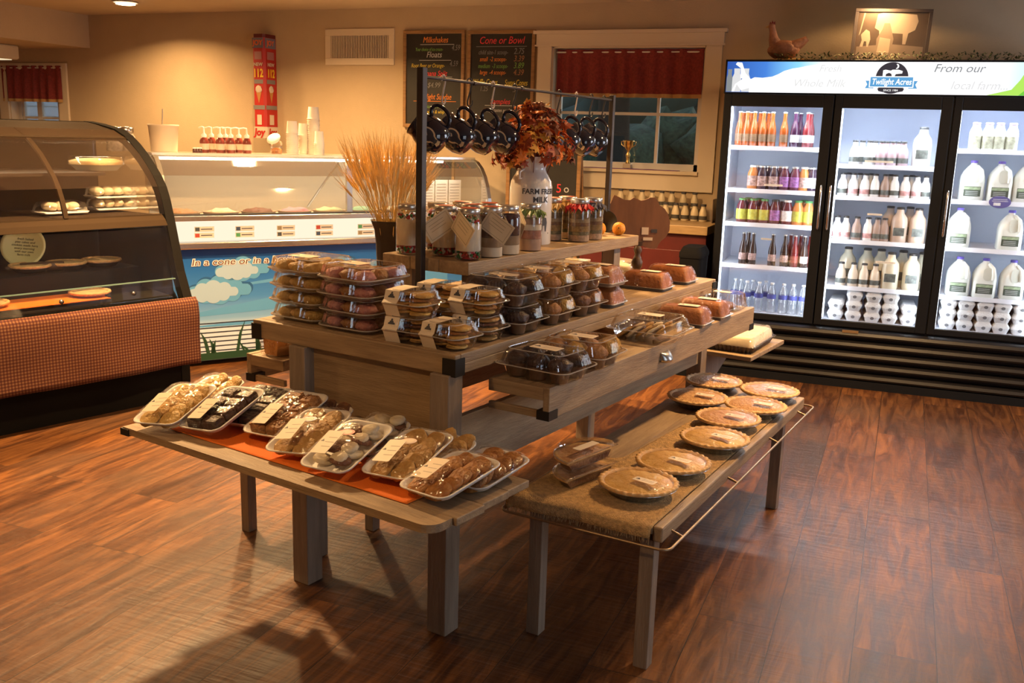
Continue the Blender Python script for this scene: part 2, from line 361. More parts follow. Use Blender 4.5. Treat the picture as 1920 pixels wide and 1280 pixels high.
b.box(-3.2, 1.8, 0, 3, 0, 3.4); b.build('wall', M_side, hs)
b = MB(); b.box(.2, .9, -.06, -.02, 1.2, 2.3); b.build('window', mat('dark_pane', (.05, .06, .08), .1), hs)
MB().prism([(-3.4, 3.4), (2, 3.4), (-.7, 5)], -.3, 3.2, 'y').build('roof', mat('shingle', (.06, .055, .05), .9), hs)
b = MB(); b.box(0, .05, 0, 9.5, 0.45, .5)
# white farm fence and yellow bucket of light are left to the photo's reflections; a low rail fence crosses the lawn
b = MB()
for i in range(9): b.box(-7+i*1.25, -6.92+i*1.25, 16, 16.08, -.05, .9)
for z in (.4, .78): b.box(-7, 3.1, 16.02, 16.06, z, z+.07)
tag(b.build('rail_fence', mat('fence_blue', (.12, .16, .22), .8)), 'low blue-grey rail fence crossing the lawn outside', 'fence')
# ---- recessed downlight cans
can = None
M_lamp = emis('lamp_glow', (1, .78, .5), 9)
lab = ['far left near the ice cream counter', 'above the ice cream counter', 'over the curved bakery case, upper left of the picture', 'left of the display table',
       'above the back of the display table', 'above the aisle before the cooler', 'above the framed picture on the cooler', 'near the front left', 'near the front right']
for i, (x, y, s) in enumerate(DOWN):
    if can is None:
        can = thing('recessed_downlight', 'x', 'ceiling light')
        MB().lathe([(.105, -.006), (.095, -.012), (.082, -.004), (.08, 0)], 28, 0, cap0=False, cap1=False).build('trim_ring', mat('white_metal', (.75, .72, .66), .4), can)
        MB().lathe([(.079, -.022), (.06, -.026), (.002, -.028)], 24, 0, cap0=False).build('bulb_face', M_lamp, can)
    place(can, (x, y, CEIL), 0, 'round recessed ceiling downlight '+lab[i], 'recessed downlights in the ceiling')
# ---- wall vent
a = wat(611, 55); c = wat(740, 122)
v = thing('air_vent', 'cream metal air return grille high on the tan wall', 'vent', (a.x, WALLY, c.z))
W_, H_ = c.x-a.x, a.z-c.z
b = MB(); f = .055
b.box(0, W_, -.015, 0, 0, f); b.box(0, W_, -.015, 0, H_-f, H_); b.box(0, f, -.015, 0, f, H_-f); b.box(W_-f, W_, -.015, 0, f, H_-f); b.build('frame', M_trim, v, bevel=.003)
MB().box(f, W_-f, -.003, -.001, f, H_-f).build('backing', mat('vent_dark', (.12, .08, .05), .8), v)
b = MB(); n = 34
for i in range(n):
    x = f+(W_-2*f)*(i+.5)/n; b.cbox(x, -.009, H_/2, .006, .01, H_-2*f)
b.build('grille', M_trim, v)
# ---- valances
def valance(px0, px1, pyt, pyb, d, nm, label, cut=None):
    a = wat(px0, pyt, d); c = wat(px1, pyb, d); x0 = a.x if cut is None else cut; Wd = c.x-x0; top, bot = a.z, c.z; n = int(Wd/.0075); rnd = random.Random(3)
    th = thing(nm, label, 'curtain', (x0, WALLY-d, bot))
    H = top-bot; rows = [(0, 1), (.012, 1), (.03, .95), (.5, .8), (.8, .45), (.86, .25), (.93, .5), (1, .8)]
    wob = [noise.noise(Vector((i*.085, 1, 0)))*.03+.018*math.sin(i*.42+2.6*noise.noise(Vector((i*.03, 4, 0)))) for i in range(n+1)]
    def sheet(r0, r1, off):
        b = MB(); f, k = [], []
        for (t, am) in rows:
            if r0 <= t <= r1:
                f.append([(Wd*i/n, -off+wob[i]*am, H*t) for i in range(n+1)])
        vs = [p for q in f for p in q]; m = n+1; fs = [(j*m+i, j*m+i+1, (j+1)*m+i+1, (j+1)*m+i) for j in range(len(f)-1) for i in range(n)]
        vs2 = [(x, y+.002, z) for x, y, z in vs]; b.add(vs, fs, 0, True); b.add(vs2, [g[::-1] for g in fs], 0, True); return b
    sheet(.03, 1, 0).build('cloth', mat('red_cloth', (.23, .03, .026), .85, noise_amt=.3, nscale=60), th)
    h = MB(); f = []
    for z in (-.014, H*.03+.004): f.append([(Wd*i/n, -.003+wob[i], z) for i in range(n+1)])
    vs = f[0]+f[1]; m = n+1; fs = [(i, i+1, m+i+1, m+i) for i in range(n)]; h.add(vs, fs, 0, True); h.add([(x, y+.004, z) for x, y, z in vs], [g[::-1] for g in fs], 0, True)
    h.build('hem', mat('gold_hem', (.46, .27, .10), .7), th)
    MB().tube([(-.01, .004, H*.94), (Wd+.01, .004, H*.94)], .006).build('rod', MATS['white_metal'], th)
    return th
valance(1046, 1315, 93, 181, -.02, 'valance_curtain', 'gathered dark red valance with a gold hem in the window beside the menu boards')
valance(0, 117, 123, 189, .03, 'valance_curtain', 'gathered red valance on the far left window above the bakery case', cut=-8.5)
# ---- chalkboard menus
M_slate = mat('slate', (.016, .014, .012), .55, noise_amt=.3, nscale=8); M_oak = mat('oak_frame', (.30, .16, .06), .5, noise_amt=.3, nscale=6, stretch=(1, 1, 8))
CH_ = {k: mat('chalk_'+k, c, .9) for k, c in dict(red=(.75, .05, .06), orange=(.8, .25, .04), yellow=(.65, .5, .05), green=(.18, .38, .08), white=(.5, .5, .5), grey=(.22, .22, .22), brown=(.35, .16, .08)).items()}
def board(px0, py0, px1, py1, label, lines, size_ref):
    a = wat(px0, py0, .03); c = wat(px1, py1, .03); Wd, H = c.x-a.x, a.z-c.z
    t = thing('chalkboard_menu', label, 'chalkboard', (a.x, WALLY-.002, c.z)); b = MB(); f = .028
    b.box(0, Wd, -.03, 0, 0, f); b.box(0, Wd, -.03, 0, H-f, H); b.box(0, f, -.03, 0, f, H-f); b.box(Wd-f, Wd, -.03, 0, f, H-f); b.build('frame', M_oak, t, bevel=.004)
    MB().box(f, Wd-f, -.016, -.004, f, H-f).build('slate', M_slate, t)
    for (u, v, s, col, size, sh) in lines:
        if s.startswith('_'):
            l = float(s[1:]); MB().box(Wd*u-l*Wd/2, Wd*u+l*Wd/2, -.0185, -.016, H*(1-v)-.002, H*(1-v)+.002).build('underline', CH_[col], t)
        else: text('lettering', s, size*H, CH_[col], t, (Wd*u, -.0165, H*(1-v)), shear=.25, sx=sh, extrude=.0008)
    return t
board(756, 57, 868, 241, 'left of the two framed chalk menu boards, headed Milkshakes', [
    (.52, .1, 'Milkshakes', 'orange', .085, .8), (.55, .145, '_.55', 'white', 0, 0), (.42, .195, 'Your choice of ice cream-', 'green', .05, .62), (.85, .18, '4.59', 'grey', .08, .7),
    (.5, .25, 'Floats', 'white', .085, .9), (.52, .305, '_.52', 'white', 0, 0), (.4, .36, 'Root Beer or Orange-', 'yellow', .058, .75), (.82, .34, '4.59', 'grey', .08, .7),
    (.5, .44, 'Banana Split', 'red', .075, .85), (.55, .475, '_.5', 'white', 0, 0), (.3, .5, 'Yum', 'white', .06, .9), (.5, .56, '$4.99', 'grey', .075, .9),
    (.52, .68, 'Twilight Sundae', 'orange', .085, .72), (.52, .725, '_.7', 'orange', 0, 0), (.45, .78, 'Your choice of ice cream', 'green', .05, .6), (.5, .835, 'toppings & whip', 'yellow', .05, .8)], 1)
board(877, 57, 998, 241, 'right of the two framed chalk menu boards, headed Cone or Bowl', [
    (.5, .105, 'Cone or Bowl', 'red', .105, .85), (.5, .165, '_.75', 'grey', 0, 0), (.38, .225, 'child size-1 scoop-', 'grey', .065, .7), (.76, .215, '2.75', 'grey', .085, .8),
    (.38, .295, 'small  -2 scoops-', 'orange', .065, .7), (.76, .29, '3.39', 'brown', .085, .8), (.38, .365, 'medium  -3 scoops-', 'green', .065, .66), (.76, .36, '3.89', 'green', .085, .8),
    (.38, .43, 'large  -4 scoops-', 'orange', .065, .7), (.76, .43, '4.39', 'brown', .085, .8), (.27, .53, 'Waffle Cones', 'yellow', .085, .6), (.73, .535, 'Sugar Cones', 'yellow', .085, .6),
    (.25, .6, '1.25', 'grey', .07, .8), (.72, .61, '.50', 'grey', .06, .8), (.5, .73, 'Samples', 'red', .08, .9), (.5, .77, '_.45', 'white', 0, 0), (.5, .82, 'small tastes are free', 'white', .05, .8)], 1)
# third board: an A-frame sign on the floor behind the milk can
a = wat(953, 240, .5); c = wat(1088, 372, .5)
t = thing('chalkboard_sign', 'oak framed chalkboard sign standing on the floor behind the white milk can', 'chalkboard', (a.x, WALLY-.5, 0)); Wd, H = c.x-a.x, a.z-.35; b = MB(); f = .03
b.box(0, Wd, -.02, 0, .35, .35+f); b.box(0, Wd, -.02, 0, .35+H-f, .35+H); b.box(0, f, -.02, 0, 0, .35+H-f); b.box(Wd-f, Wd, -.02, 0, 0, .35+H-f); b.build('frame', M_oak, t, bevel=.004)
MB().box(f, Wd-f, -.012, -.002, .35+f, .35+H-f).build('slate', M_slate, t)
for x in (0, Wd-f): MB().tube([(x+f/2, .012, .35+H-.1), (x+f/2, .30, 0.01)], .012, 6).build('leg', M_oak, t)
text('lettering', '5', .09, CH_['red'], t, (Wd*.72, -.0125, .35+H*.66)); text('lettering', 'o', .08, CH_['white'], t, (Wd*.82, -.0125, .35+H*.66))
# ================================================================ DISPLAY TABLE AND ITS SHELVES
TF = Frame((-1.178, 2.472, 0), -10.5)          # origin: front right corner of the big table, x to the right, y away
def wood(name, c, c2, sc, rough=.55):
    return mat(name, c, rough, col2=c2, nscale=5, bump=.25, bscale=30, stretch=sc)
M_wy = wood('grey_wood_long', (.40, .275, .15), (.24, .155, .085), (9, .8, 9)); M_wx = wood('grey_wood_cross', (.40, .27, .145), (.23, .15, .08), (.8, 9, 9))
M_wz = wood('grey_wood_upright_shade', (.29, .215, .15), (.20, .145, .10), (9, 9, .8))  # same wood, with the shade of vertical faces put into its colour
M_iron = mat('dark_iron', (.03, .026, .022), .5, .6)
TZ = .91
t = thing('display_table', 'large weathered grey wooden display table in the middle of the shop', 'table', TF.w(0, 0), TF.a)
b = MB(); n = 5
for i in range(n): b.box(-.86+.86*i/n+.0006, -.86+.86*(i+1)/n-.0006, .03, 2.08, TZ-.03, TZ)
b.build('tabletop', M_wy, t, bevel=.002)
b = MB(); b.box(-.86, -.0, 0, .028, TZ-.062, TZ); b.box(-.86, 0, 2.082, 2.11, TZ-.062, TZ); b.each('end_trim', M_wx, t, bevel=.003)
b = MB(); b.box(-.03, -.0, .03, 2.08, TZ-.062, TZ-.0305); b.box(-.86, -.83, .03, 2.08, TZ-.062, TZ-.0305); b.each('side_trim', M_wy, t, bevel=.003)
b = MB()
for x0, x1 in ((-.864, -.82), (-.045, .004)):
    for y0, y1 in ((-.004, .045), (2.065, 2.114)): b.box(x0, x1, y0, y1, TZ-.066, TZ-.012)
b.each('corner_bracket', M_iron, t)
for (x, y) in ((-.64, .022), (-.048, .022), (-.64, 2.06), (-.048, 2.06)):
    MB().cbox(x, y, (TZ-.062)/2, .072, .072, TZ-.062).build('leg', M_wz, t, bevel=.003)
MB().box(-.604, -.084, .03, .05, .5, TZ-.062).build('end_panel', M_wx, t); MB().box(-.604, -.084, 2.03, 2.05, .5, TZ-.062).build('end_panel', M_wx, t)
MB().box(-.05, -.028, .058, 2.024, .505, .70).build('side_panel', M_wy, t); MB().box(-.66, -.64, .058, 2.024, .505, .66).build('side_panel', M_wy, t)
# pull-out display drawers on the two long sides
M_knob = mat('pewter', (.45, .43, .4), .3, 1)
def drawer(x0, x1, y0, y1, z, sgn, label, hk):
    t = thing('pull_out_shelf', label, 'shelf', TF.w(0, 0), TF.a)
    fx = x1 if sgn > 0 else x0
    MB().box(x0, x1-.022*(sgn > 0) if sgn > 0 else x1, y0+.02, y1-.02, z-.02, z).build('shelf_board', M_wy, t) if sgn > 0 else MB().box(x0+.022, x1, y0+.02, y1-.02, z-.02, z).build('shelf_board', M_wy, t)
    b = MB(); a, c = (x1-.022, x1) if sgn > 0 else (x0, x0+.022); b.box(a, c, y0, y1, z-.098, z+.002); b.build('front_board', M_wy, t, bevel=.002)
    b = MB()
    for yy in (y0, y1-.02):
        xa, xb = (x0, x1-.022) if sgn > 0 else (x0+.022, x1)
        b.box(xa, xb, yy, yy+.02, z-.04, z); b.box(xa, xb, yy+.002, yy+.018, z-.098, z-.075)
    b.each('side_rail', M_wx, t, bevel=.002)
    b = MB()
    for yy in (y0-.003, y1-.05): b.box(a-.02 if sgn > 0 else a-.003, c+.003 if sgn > 0 else c+.02, yy, yy+.053, z-.101, z-.072)
    b.each('corner_bracket', M_iron, t)
    if hk:
        y = hk; k = MB(); s = []
        for i in range(7):
            a_ = PI*i/12; s.append([(fx+.034*math.cos(a_)*math.sin(PI*j/10), y-.038*math.cos(PI*j/10), z-.066+.036*math.sin(a_)+.0*j) for j in range(11)])
        k.loft(s, 0, True, False, False, False); k.add([(fx+.001, y-.042, z-.068), (fx+.001, y+.042, z-.068), (fx+.001, y+.034, z-.03), (fx+.001, y-.034, z-.03)], [(0, 1, 2, 3)])
        o = k.build('cup_pull', M_knob, t); sd = o.modifiers.new('s', 'SOLIDIFY'); sd.thickness = .003; o['label'] = 'round pewter cup pull'
    return t
drawer(.003, .225, .175, 2.03, .81, 1, 'right-hand grey wooden pull-out shelf with a metal cup pull, under the table edge', 1.02)
drawer(-1.055, -.865, .14, 1.9, .735, -1, 'left-hand grey wooden pull-out shelf holding the wrapped loaf', None)
# upper tier
t = thing('upper_tier', 'narrow raised wooden tier standing on the display table under the jars', 'shelf', TF.w(0, 0), TF.a)
UX0, UX1, UY0, UY1, UZ = -.625, -.245, .405, 1.745, 1.125
b = MB()
for i in range(3): b.box(UX0+(UX1-UX0)*i/3, UX0+(UX1-UX0)*(i+1)/3-.001, UY0, UY1, UZ-.045, UZ)
b.build('board', M_wy, t, bevel=.003)
for x in (UX0+.05, UX1-.05):
    for y in (UY0+.1, UY1-.17): MB().box(x-.028, x+.028, y-.03, y+.03, TZ, UZ-.045).build('leg', M_wz, t)
# front leaf carrying the cookie trays
LFz = .61; FL = Frame(TF.w(.291, -.487), -12.6)
t = thing('front_leaf', 'low wooden leaf shelf across the table front, rounded corner, carrying cookie trays', 'shelf', FL.o, FL.a)
b = MB(); yy = 0
for i, wd in enumerate((.085, .12, .12, .105)):
    x1 = (0, .012, .004, 0)[i]; x0 = -1.275
    if i == 0: b.prism([(x0, yy)]+[(x1-.045+.045*math.sin(R_(a)), yy+.045-.045*math.cos(R_(a))) for a in range(0, 91, 15)]+[(x1, yy+wd-.0015), (x0, yy+wd-.0015)], LFz-.022, LFz)
    else: b.box(x0, x1, yy, yy+wd-.0015, LFz-.022, LFz)
    yy += wd
b.build('plank_top', M_wx, t, bevel=.003)
b = MB(); b.box(-1.20, -1.02, .39, .41, LFz-.055, LFz-.023); b.box(-.98, -.35, .39, .41, LFz-.055, LFz-.023); b.each('batten', M_wx, t)
MB().box(-1.282, -1.24, -.004, .05, LFz-.026, LFz-.004).each('corner_bracket', M_iron, t)
for x in (-1.0, -.33): MB().prism([(.24, LFz-.023), (.415, LFz-.023), (.415, LFz-.19), (.395, LFz-.19)], x-.012, x+.012, 'x').build('bracket', M_wz, t)
# far leaf
t = thing('far_leaf', 'low wooden leaf at the far end of the table, holding the white cake box', 'shelf', TF.w(0, 0), TF.a)
b = MB()
for i in range(4): b.box(-1.0, .195, 2.135+.13*i, 2.135+.13*(i+1)-.0015, .528, .55)
b.build('plank_top', M_wx, t, bevel=.003)
for x in (-.8, -.05): MB().prism([(2.12, .527), (2.6, .527), (2.12, .3)], x-.012, x+.012, 'x').build('bracket', M_wz, t)
# low stool tucked beneath the front leaf: one thin leg shows
t = thing('nesting_stool', 'small grey stool tucked under the left end of the front leaf, one thin leg showing', 'stool', TF.w(0, 0), TF.a)
MB().box(-1.16, -.72, .165, .52, .40, .425).build('seat', M_wy, t)
for x in (-1.13, -.75):
    for y in (.195, .49): MB().cbox(x+.0, y, .2, .042, .042, .4).build('leg', M_wz, t, bevel=.002)
# low bench on the right
BF = Frame(at(1242.5, 991.9, .46), -7.6); BZ = .46
t = thing('low_bench', 'long low grey wooden bench with a wire rail, carrying the pies', 'bench', (BF.o.x, BF.o.y, 0), BF.a)
BL = 1.72; BW = .50
b = MB()
for i in range(3): b.box(-BW+(BW-.03)*i/3, -BW+(BW-.03)*(i+1)/3-.001, .0, BL, BZ-.024, BZ-.002)
b.build('plank_top', M_wy, t, bevel=.002)
MB().box(-.03, 0, -.0, BL, BZ-.045, BZ+.002).build('edge_board', M_wy, t, bevel=.005)
for (x, y) in ((-.047, .03), (-.415, .03), (-.055, 1.53), (-.415, 1.53)):
    MB().cbox(x, y, (BZ-.045)/2, .045, .045, BZ-.045).build('leg', M_wz, t, bevel=.002)
b = MB(); b.box(-.40, -.065, .02, .04, BZ-.075, BZ-.026); b.box(-.40, -.065, 1.52, 1.54, BZ-.075, BZ-.026); b.each('apron', M_wx, t)
R0 = .028; z = BZ-.045; pts = []
def arc(cx, cy, a0, a1): return [(cx+.03*math.cos(R_(a)), cy+.03*math.sin(R_(a)), z) for a in range(a0, a1+1, 15)]
pts = arc(-BW+.01, -.012, 180, 270)+arc(-.0+.005, -.012, 270, 360)+arc(.005, BL+.02, 0, 90)+arc(-BW+.01, BL+.02, 90, 180)
MB().tube(pts, .0042, 8, 0, True).build('wire_rail', mat('brass_wire', (.35, .25, .15), .4, .8), t)
b = MB()
for y in (.08, .62, 1.15, 1.6): b.tube([(-.001, y, z+.012), (.036, y, z)], .004, 6)
b.each('rail_clip', MATS['brass_wire'], t)
# burlap runner: lies on the bench, short fringed drop at the front, frayed right edge
M_burlap = mat('burlap', (.62, .38, .15), .95, noise_amt=.35, nscale=70, bump=.9, bscale=260)
def cloth_grid(pf, nu, nv, m, name, th=.002):
    vs = [pf(i/nu, j/nv) for j in range(nv+1) for i in range(nu+1)]; k = nu+1
    fs = [(j*k+i, j*k+i+1, (j+1)*k+i+1, (j+1)*k+i) for j in range(nv) for i in range(nu)]
    b = MB().add(vs, fs, 0, True); return b
def bpf(u, v):
    # v 0 front hem .. 1 far end
    y = -.035+v*1.33; x = -BW-.012+u*(BW-.018)
    wob = .012*noise.noise(Vector((x*6, 3, 0)))
    q_ = max(0, min(1, (v-.27)/.16)); x = x + (.17*q_*q_*(3-2*q_)+.10*max(0, v-.4))*(1-u)  # the runner lies askew and leaves the inner plank bare
    z = BZ+.001+.0035*max(0, noise.noise(Vector((x*7, y*5, 0))))
    if y < .0: 
        d = -y; z = BZ+.002-.9*d-.02*(1-u)*d*20*.3; y = -.012-.25*d+wob
    if u < .06 and v < .3: z -= .015*(1-u/.06)
    return (x, y, z)
o = cloth_grid(bpf, 40, 90, M_burlap, 'b').build('burlap_runner', M_burlap, None, (BF.o.x, BF.o.y, 0), BF.a)
sd = o.modifiers.new('s', 'SOLIDIFY'); sd.thickness = .002; sd.offset = 1
rt = thing('burlap_runner', 'rough burlap runner with a frayed hem laid along the low bench', 'cloth', (BF.o.x, BF.o.y, 0), BF.a)
o.name = 'weave'; o.parent = rt; o.location = (0, 0, 0); o.rotation_euler = (0, 0, 0)
b = MB(); rnd = random.Random(2)
for i in range(150):
    u = rnd.random(); p = bpf(u, 0); l = rnd.uniform(.006, .017); b.tube([p, (p[0]+rnd.uniform(-.004, .004), p[1]-.002, p[2]-l)], .0007, 3)
b.build('fringe', mat('burlap_thread', (.42, .28, .13), .9), rt, kind='stuff')
# orange cloth under the trays
M_orange = mat('orange_cloth', (.85, .19, .012), .85, bump=.3, bscale=300)
def opf(u, v):
    x = -1.13+u*.985; y = .075+v*.2-.0*u
    return (x, y, LFz+.0015+.004*max(0, noise.noise(Vector((x*8, y*14, 0)))))
o = cloth_grid(opf, 60, 14, M_orange, 'o').build('orange_runner', M_orange, None, FL.o, FL.a); sd = o.modifiers.new('s', 'SOLIDIFY'); sd.thickness = .0015; sd.offset = 1
tag(o, 'bright orange cloth runner under the cookie trays on the front leaf', 'cloth')
# ================================================================ ICE CREAM COUNTER
IF = Frame((-4.232, 4.828, 0), 53.8); IL0, IL1 = -.12, 2.27
t = ice = thing('ice_cream_counter', 'long glass-fronted ice cream dipping counter with a blue cloud graphic along its front', 'counter', IF.o, IF.a)
M_ss = mat('stainless', (.62, .6, .57), .22, 1); M_ssw = mat('satin_steel', (.5, .49, .47), .35, 1)
MB().box(IL0+.01, IL1-.01, .03, .88, .03, .93).build('cabinet', mat('cabinet_white', (.5, .5, .48), .5), t, bevel=.004)
g = MB().box(IL0+.01, IL1-.01, -.0, .028, .035, .775).build('graphic_panel', emis('x_', (0, 0, 0), 0), t)
m, tt, bb = _new('cloud_sky'); N = tt.nodes.new; L = tt.links.new
tc = N('ShaderNodeTexCoord'); sp = N('ShaderNodeSeparateXYZ'); L(tc.outputs['Object'], sp.inputs[0]); mr = N('ShaderNodeMapRange'); mr.inputs[1].default_value = .05; mr.inputs[2].default_value = .78
L(sp.outputs[2], mr.inputs[0]); cr = N('ShaderNodeValToRGB'); e = cr.color_ramp.elements
e[0].position = 0; e[0].color = (.58, .68, .82, 1); e[1].position = 1; e[1].color = (.010, .085, .34, 1)
for p, c in ((.28, (.55, .68, .80, 1)), (.36, (.20, .40, .66, 1)), (.55, (.06, .23, .56, 1)), (.8, (.02, .13, .43, 1))): x = e.new(p); x.color = c
L(mr.outputs[0], cr.inputs[0]); L(cr.outputs[0], bb.inputs['Base Color']); bb.inputs['Roughness'].default_value = .3
g.data.materials[0] = m
ip = lambda px, py, d=0: IF.l(on(px, py, IF.w(0, d), IF.M @ Vector((0, 1, 0))))
# rays, clouds, fence and grass printed on the panel
M_ray = mat('print_paleblue', (.10, .32, .60), .35)
for k, (x0, z0, x1, z1, w0, w1) in enumerate(((.0, .33, 1.9, .52, .02, .12), (.0, .26, 2.2, .30, .01, .05), (.3, .52, 2.2, .70, .01, .05))):
    MB().add([(x0, -.0006, z0), (x1, -.0006, z1-w1), (x1, -.0006, z1+w1), (x0, -.0006, z0+w0)], [(0, 1, 2, 3)]).build('ray', M_ray, t)
def cloudshape(cx, cz, wd, circles, d, mi_name, col):
    pts = []
    for k in range(96):          # outer outline of the overlapping puffs
        a = 2*PI*k/96; ux, uz = math.cos(a), math.sin(a); best = .02
        for (x, z, r) in circles:
            dt = x*ux+z*uz; q = dt*dt-(x*x+z*z-r*r)
            if q > 0: best = max(best, dt+math.sqrt(q))
        pts.append((cx+ux*best*wd, cz+uz*best*wd))
    return MB().prism(pts, -d, -d+.0004, 'y').build('cloud', mat(mi_name, col, .4), ice)
C1 = [(-.40, -.02, .11), (-.22, .05, .15), (.0, .08, .17), (.22, .06, .14), (.4, 0, .10), (0, -.05, .17), (.2, -.05, .13), (-.22, -.06, .13)]
p = ip(455, 505); q = ip(412, 545); q2 = ip(640, 500)
for (c, s) in ((p, .36), (q, .42), (q2, .3)):
    cloudshape(c.x+.008, c.z+.012, s*1.02, C1, .0010, 'cloud_shadow', (.02, .10, .27)); cloudshape(c.x, c.z, s, C1, .0018, 'cloud_mid', (.10, .32, .58))
    cloudshape(c.x-.10*s, c.z-.02*s, s*.78, C1, .0024, 'cloud_pale', (.34, .48, .62))
p = ip(360, 492)
M_brown = mat('print_brown', (.10, .03, .02), .5); M_white = mat('print_white', (.75, .72, .68), .5)
p0 = ip(358, 493); p1 = ip(511, 487)
tx = text('lettering', 'In a cone or in a bowl', .062, M_white, t, (p0.x, -.003, p0.z), align='LEFT', shear=.18, bold=.004, sx=1.0)
tx2 = text('lettering', 'In a cone or in a bowl', .062, M_brown, t, (p0.x, -.0042, p0.z), align='LEFT', shear=.18, sx=1.0)
wd0 = max(v.co.x for v in tx.data.vertices); k = (p1.x-p0.x)/wd0*1.29
tx.scale = (k, 1, 1); tx2.scale = (k, 1, 1)
b = MB()
for i in range(7): b.box(IL0+.02, IL1-.02, -.0022, -.001, .095+i*.031, .101+i*.031)
b.build('fence_print', mat('print_black', (.015, .02, .03), .5), t)
b = MB(); rnd = random.Random(9); b.box(IL0+.02, IL1-.02, -.003, -.001, .037, .085)
for i in range(60):
    x = IL0+.04+rnd.random()*(IL1-IL0-.1); h = rnd.uniform(.04, .22); l = rnd.uniform(-.06, .06); w_ = rnd.uniform(.006, .014)
    b.add([(x-w_, -.0032, .08), (x+w_, -.0032, .08), (x+l*.4+w_*.8, -.0032, .08+h*.6), (x+l, -.0032, .08+h), (x+l*.4-w_*.8, -.0032, .08+h*.6)], [(0, 1, 2, 3, 4)])
b.build('grass_print', mat('print_green', (.012, .05, .02), .5), t, kind='stuff')
b = MB(); b.box(IL0, IL1, -.055, .03, .78, .825); b.build('bumper_rail', M_ss, t, bevel=.008)
# lit white fascia with flavour tags
MB().box(IL0+.02, IL1-.02, .0, .03, .827, .955).build('fascia', emis('fascia_glow', (1, .86, .64), 1.0), t)
b = MB(); b.box(IL0, IL1, -.018, .05, .957, .99); b.build('glass_channel', M_ss, t, bevel=.004)
MB().box(IL0+.01, IL1-.01, -.006, .02, .992, 1.0).build('gasket', mat('rubber', (.02, .02, .02), .6), t)
b1, b2 = [], []
M_tag = mat('tag_white', (.45, .43, .40), .5); M_tagd = mat('tag_dark', (.05, .05, .07), .5); tcol = [(.04, .05, .06), (.30, .04, .03), (.03, .05, .10), (.05, .22, .10), (.2, .16, .1)]
for i, px in enumerate((383, 459, 536, 608, 686)):
    for j, py in enumerate((429.5, 441)):
        c = ip(px, py-(px-383)*.018); x = c.x; z = c.z+ (0.0)
        o = MB().box(x-.062, x+.062, -.003, -.0, z-.0165, z+.0165).build('flavour_tag', M_tag, t)
        MB().box(x-.058, x-.03, -.0036, -.003, z-.012, z+.012).build('icon', mat('tag_icon_%d' % ((i*2+j) % 5), tcol[(i*2+j) % 5], .5), o)
        MB().box(x-.022, x+.05, -.0036, -.003, z-.003, z+.003).build('line', M_tagd, o)
# curved front glass
gp = [(.0, 1.0), (.012, 1.08), (.04, 1.16), (.085, 1.24), (.14, 1.30), (.21, 1.345), (.28, 1.362)]
def band(prof, x0, x1, th):
    b = MB(); o = [(y, z) for y, z in prof]; i_ = [(y+th*.8, z-th*.6) for y, z in prof][::-1]; return b.prism(o+i_, x0, x1, 'x', smooth=False)
M_cg = clear('case_glass', base=.05, edge=.6, rough=.03)
for x0, x1 in ((IL0+.03, 1.12), (1.15, IL1-.03)): band(gp, x0, x1, .005).build('curved_glass', M_cg, t)
b = band([(y-.004, z+.003) for y, z in gp], IL1-.028, IL1, .02); b2_ = band([(y-.004, z+.003) for y, z in gp], IL0, IL0+.028, .02)
b.build('end_frame', M_ssw, t); b2_.build('end_frame', M_ssw, t)
MB().box(1.115, 1.155, .02, .05, 1.0, 1.34).build('post', M_ssw, t); MB().tube([(1.0, .5, 1.0), (1.12, .2, 1.33)], .008).build('strut', M_ssw, t)
MB().box(IL0, IL1, .27, .62, 1.362, 1.378).build('top_shelf', clear('top_glass', base=.15, edge=.6, rough=.1, milky=.5, mcol=(.6, .55, .45)), t)
MB().box(IL0+.04, IL1-.3, .225, .262, 1.335, 1.352).build('light_tube', emis('tube_glow', (1, .88, .66), 7), t)
area('counter_lamp', IF.w(1.05, .26, 1.325), (R_(20), 0, IF.a), 2.1, .05, 9, (1, .82, .56))
# end panes and interior
for x in (IL0+.012, IL1-.014): MB().prism([(.02, 1.0), (.06, 1.16), (.15, 1.29), (.28, 1.355), (.6, 1.355), (.6, 1.0)], x, x+.004, 'x').build('end_pane', M_cg, t)
MB().box(IL0+.03, IL1-.03, .60, .62, .96, 1.36).build('rear_door', mat('frosted', (.32, .27, .2), .3), t)
MB().box(IL0+.03, IL1-.03, .05, .6, .93, .945).build('well_deck', M_ssw, t)
ccol = [(.30, .16, .07), (.55, .42, .28), (.14, .06, .03), (.5, .2, .22), (.45, .4, .22), (.2, .32, .2), (.52, .46, .38)]
for i in range(9):
    x = IL0+.16+i*.255; tb = MB().lathe([(.108, 0), (.115, .05), (.119, .052), (.112, .052), (.108, .02)], 24, 0, (x, .22, .946), cap1=False).build('tub', mat('tub_card', (.4, .28, .18), .6), t)
    MB().blob((x, .22, .985), (.1, .1, .035), i, 0, .2, 14, 8, 2.5).build('ice_cream', mat('icecream_%d' % (i % 7), ccol[i % 7], .6, bump=.6, bscale=40), tb)
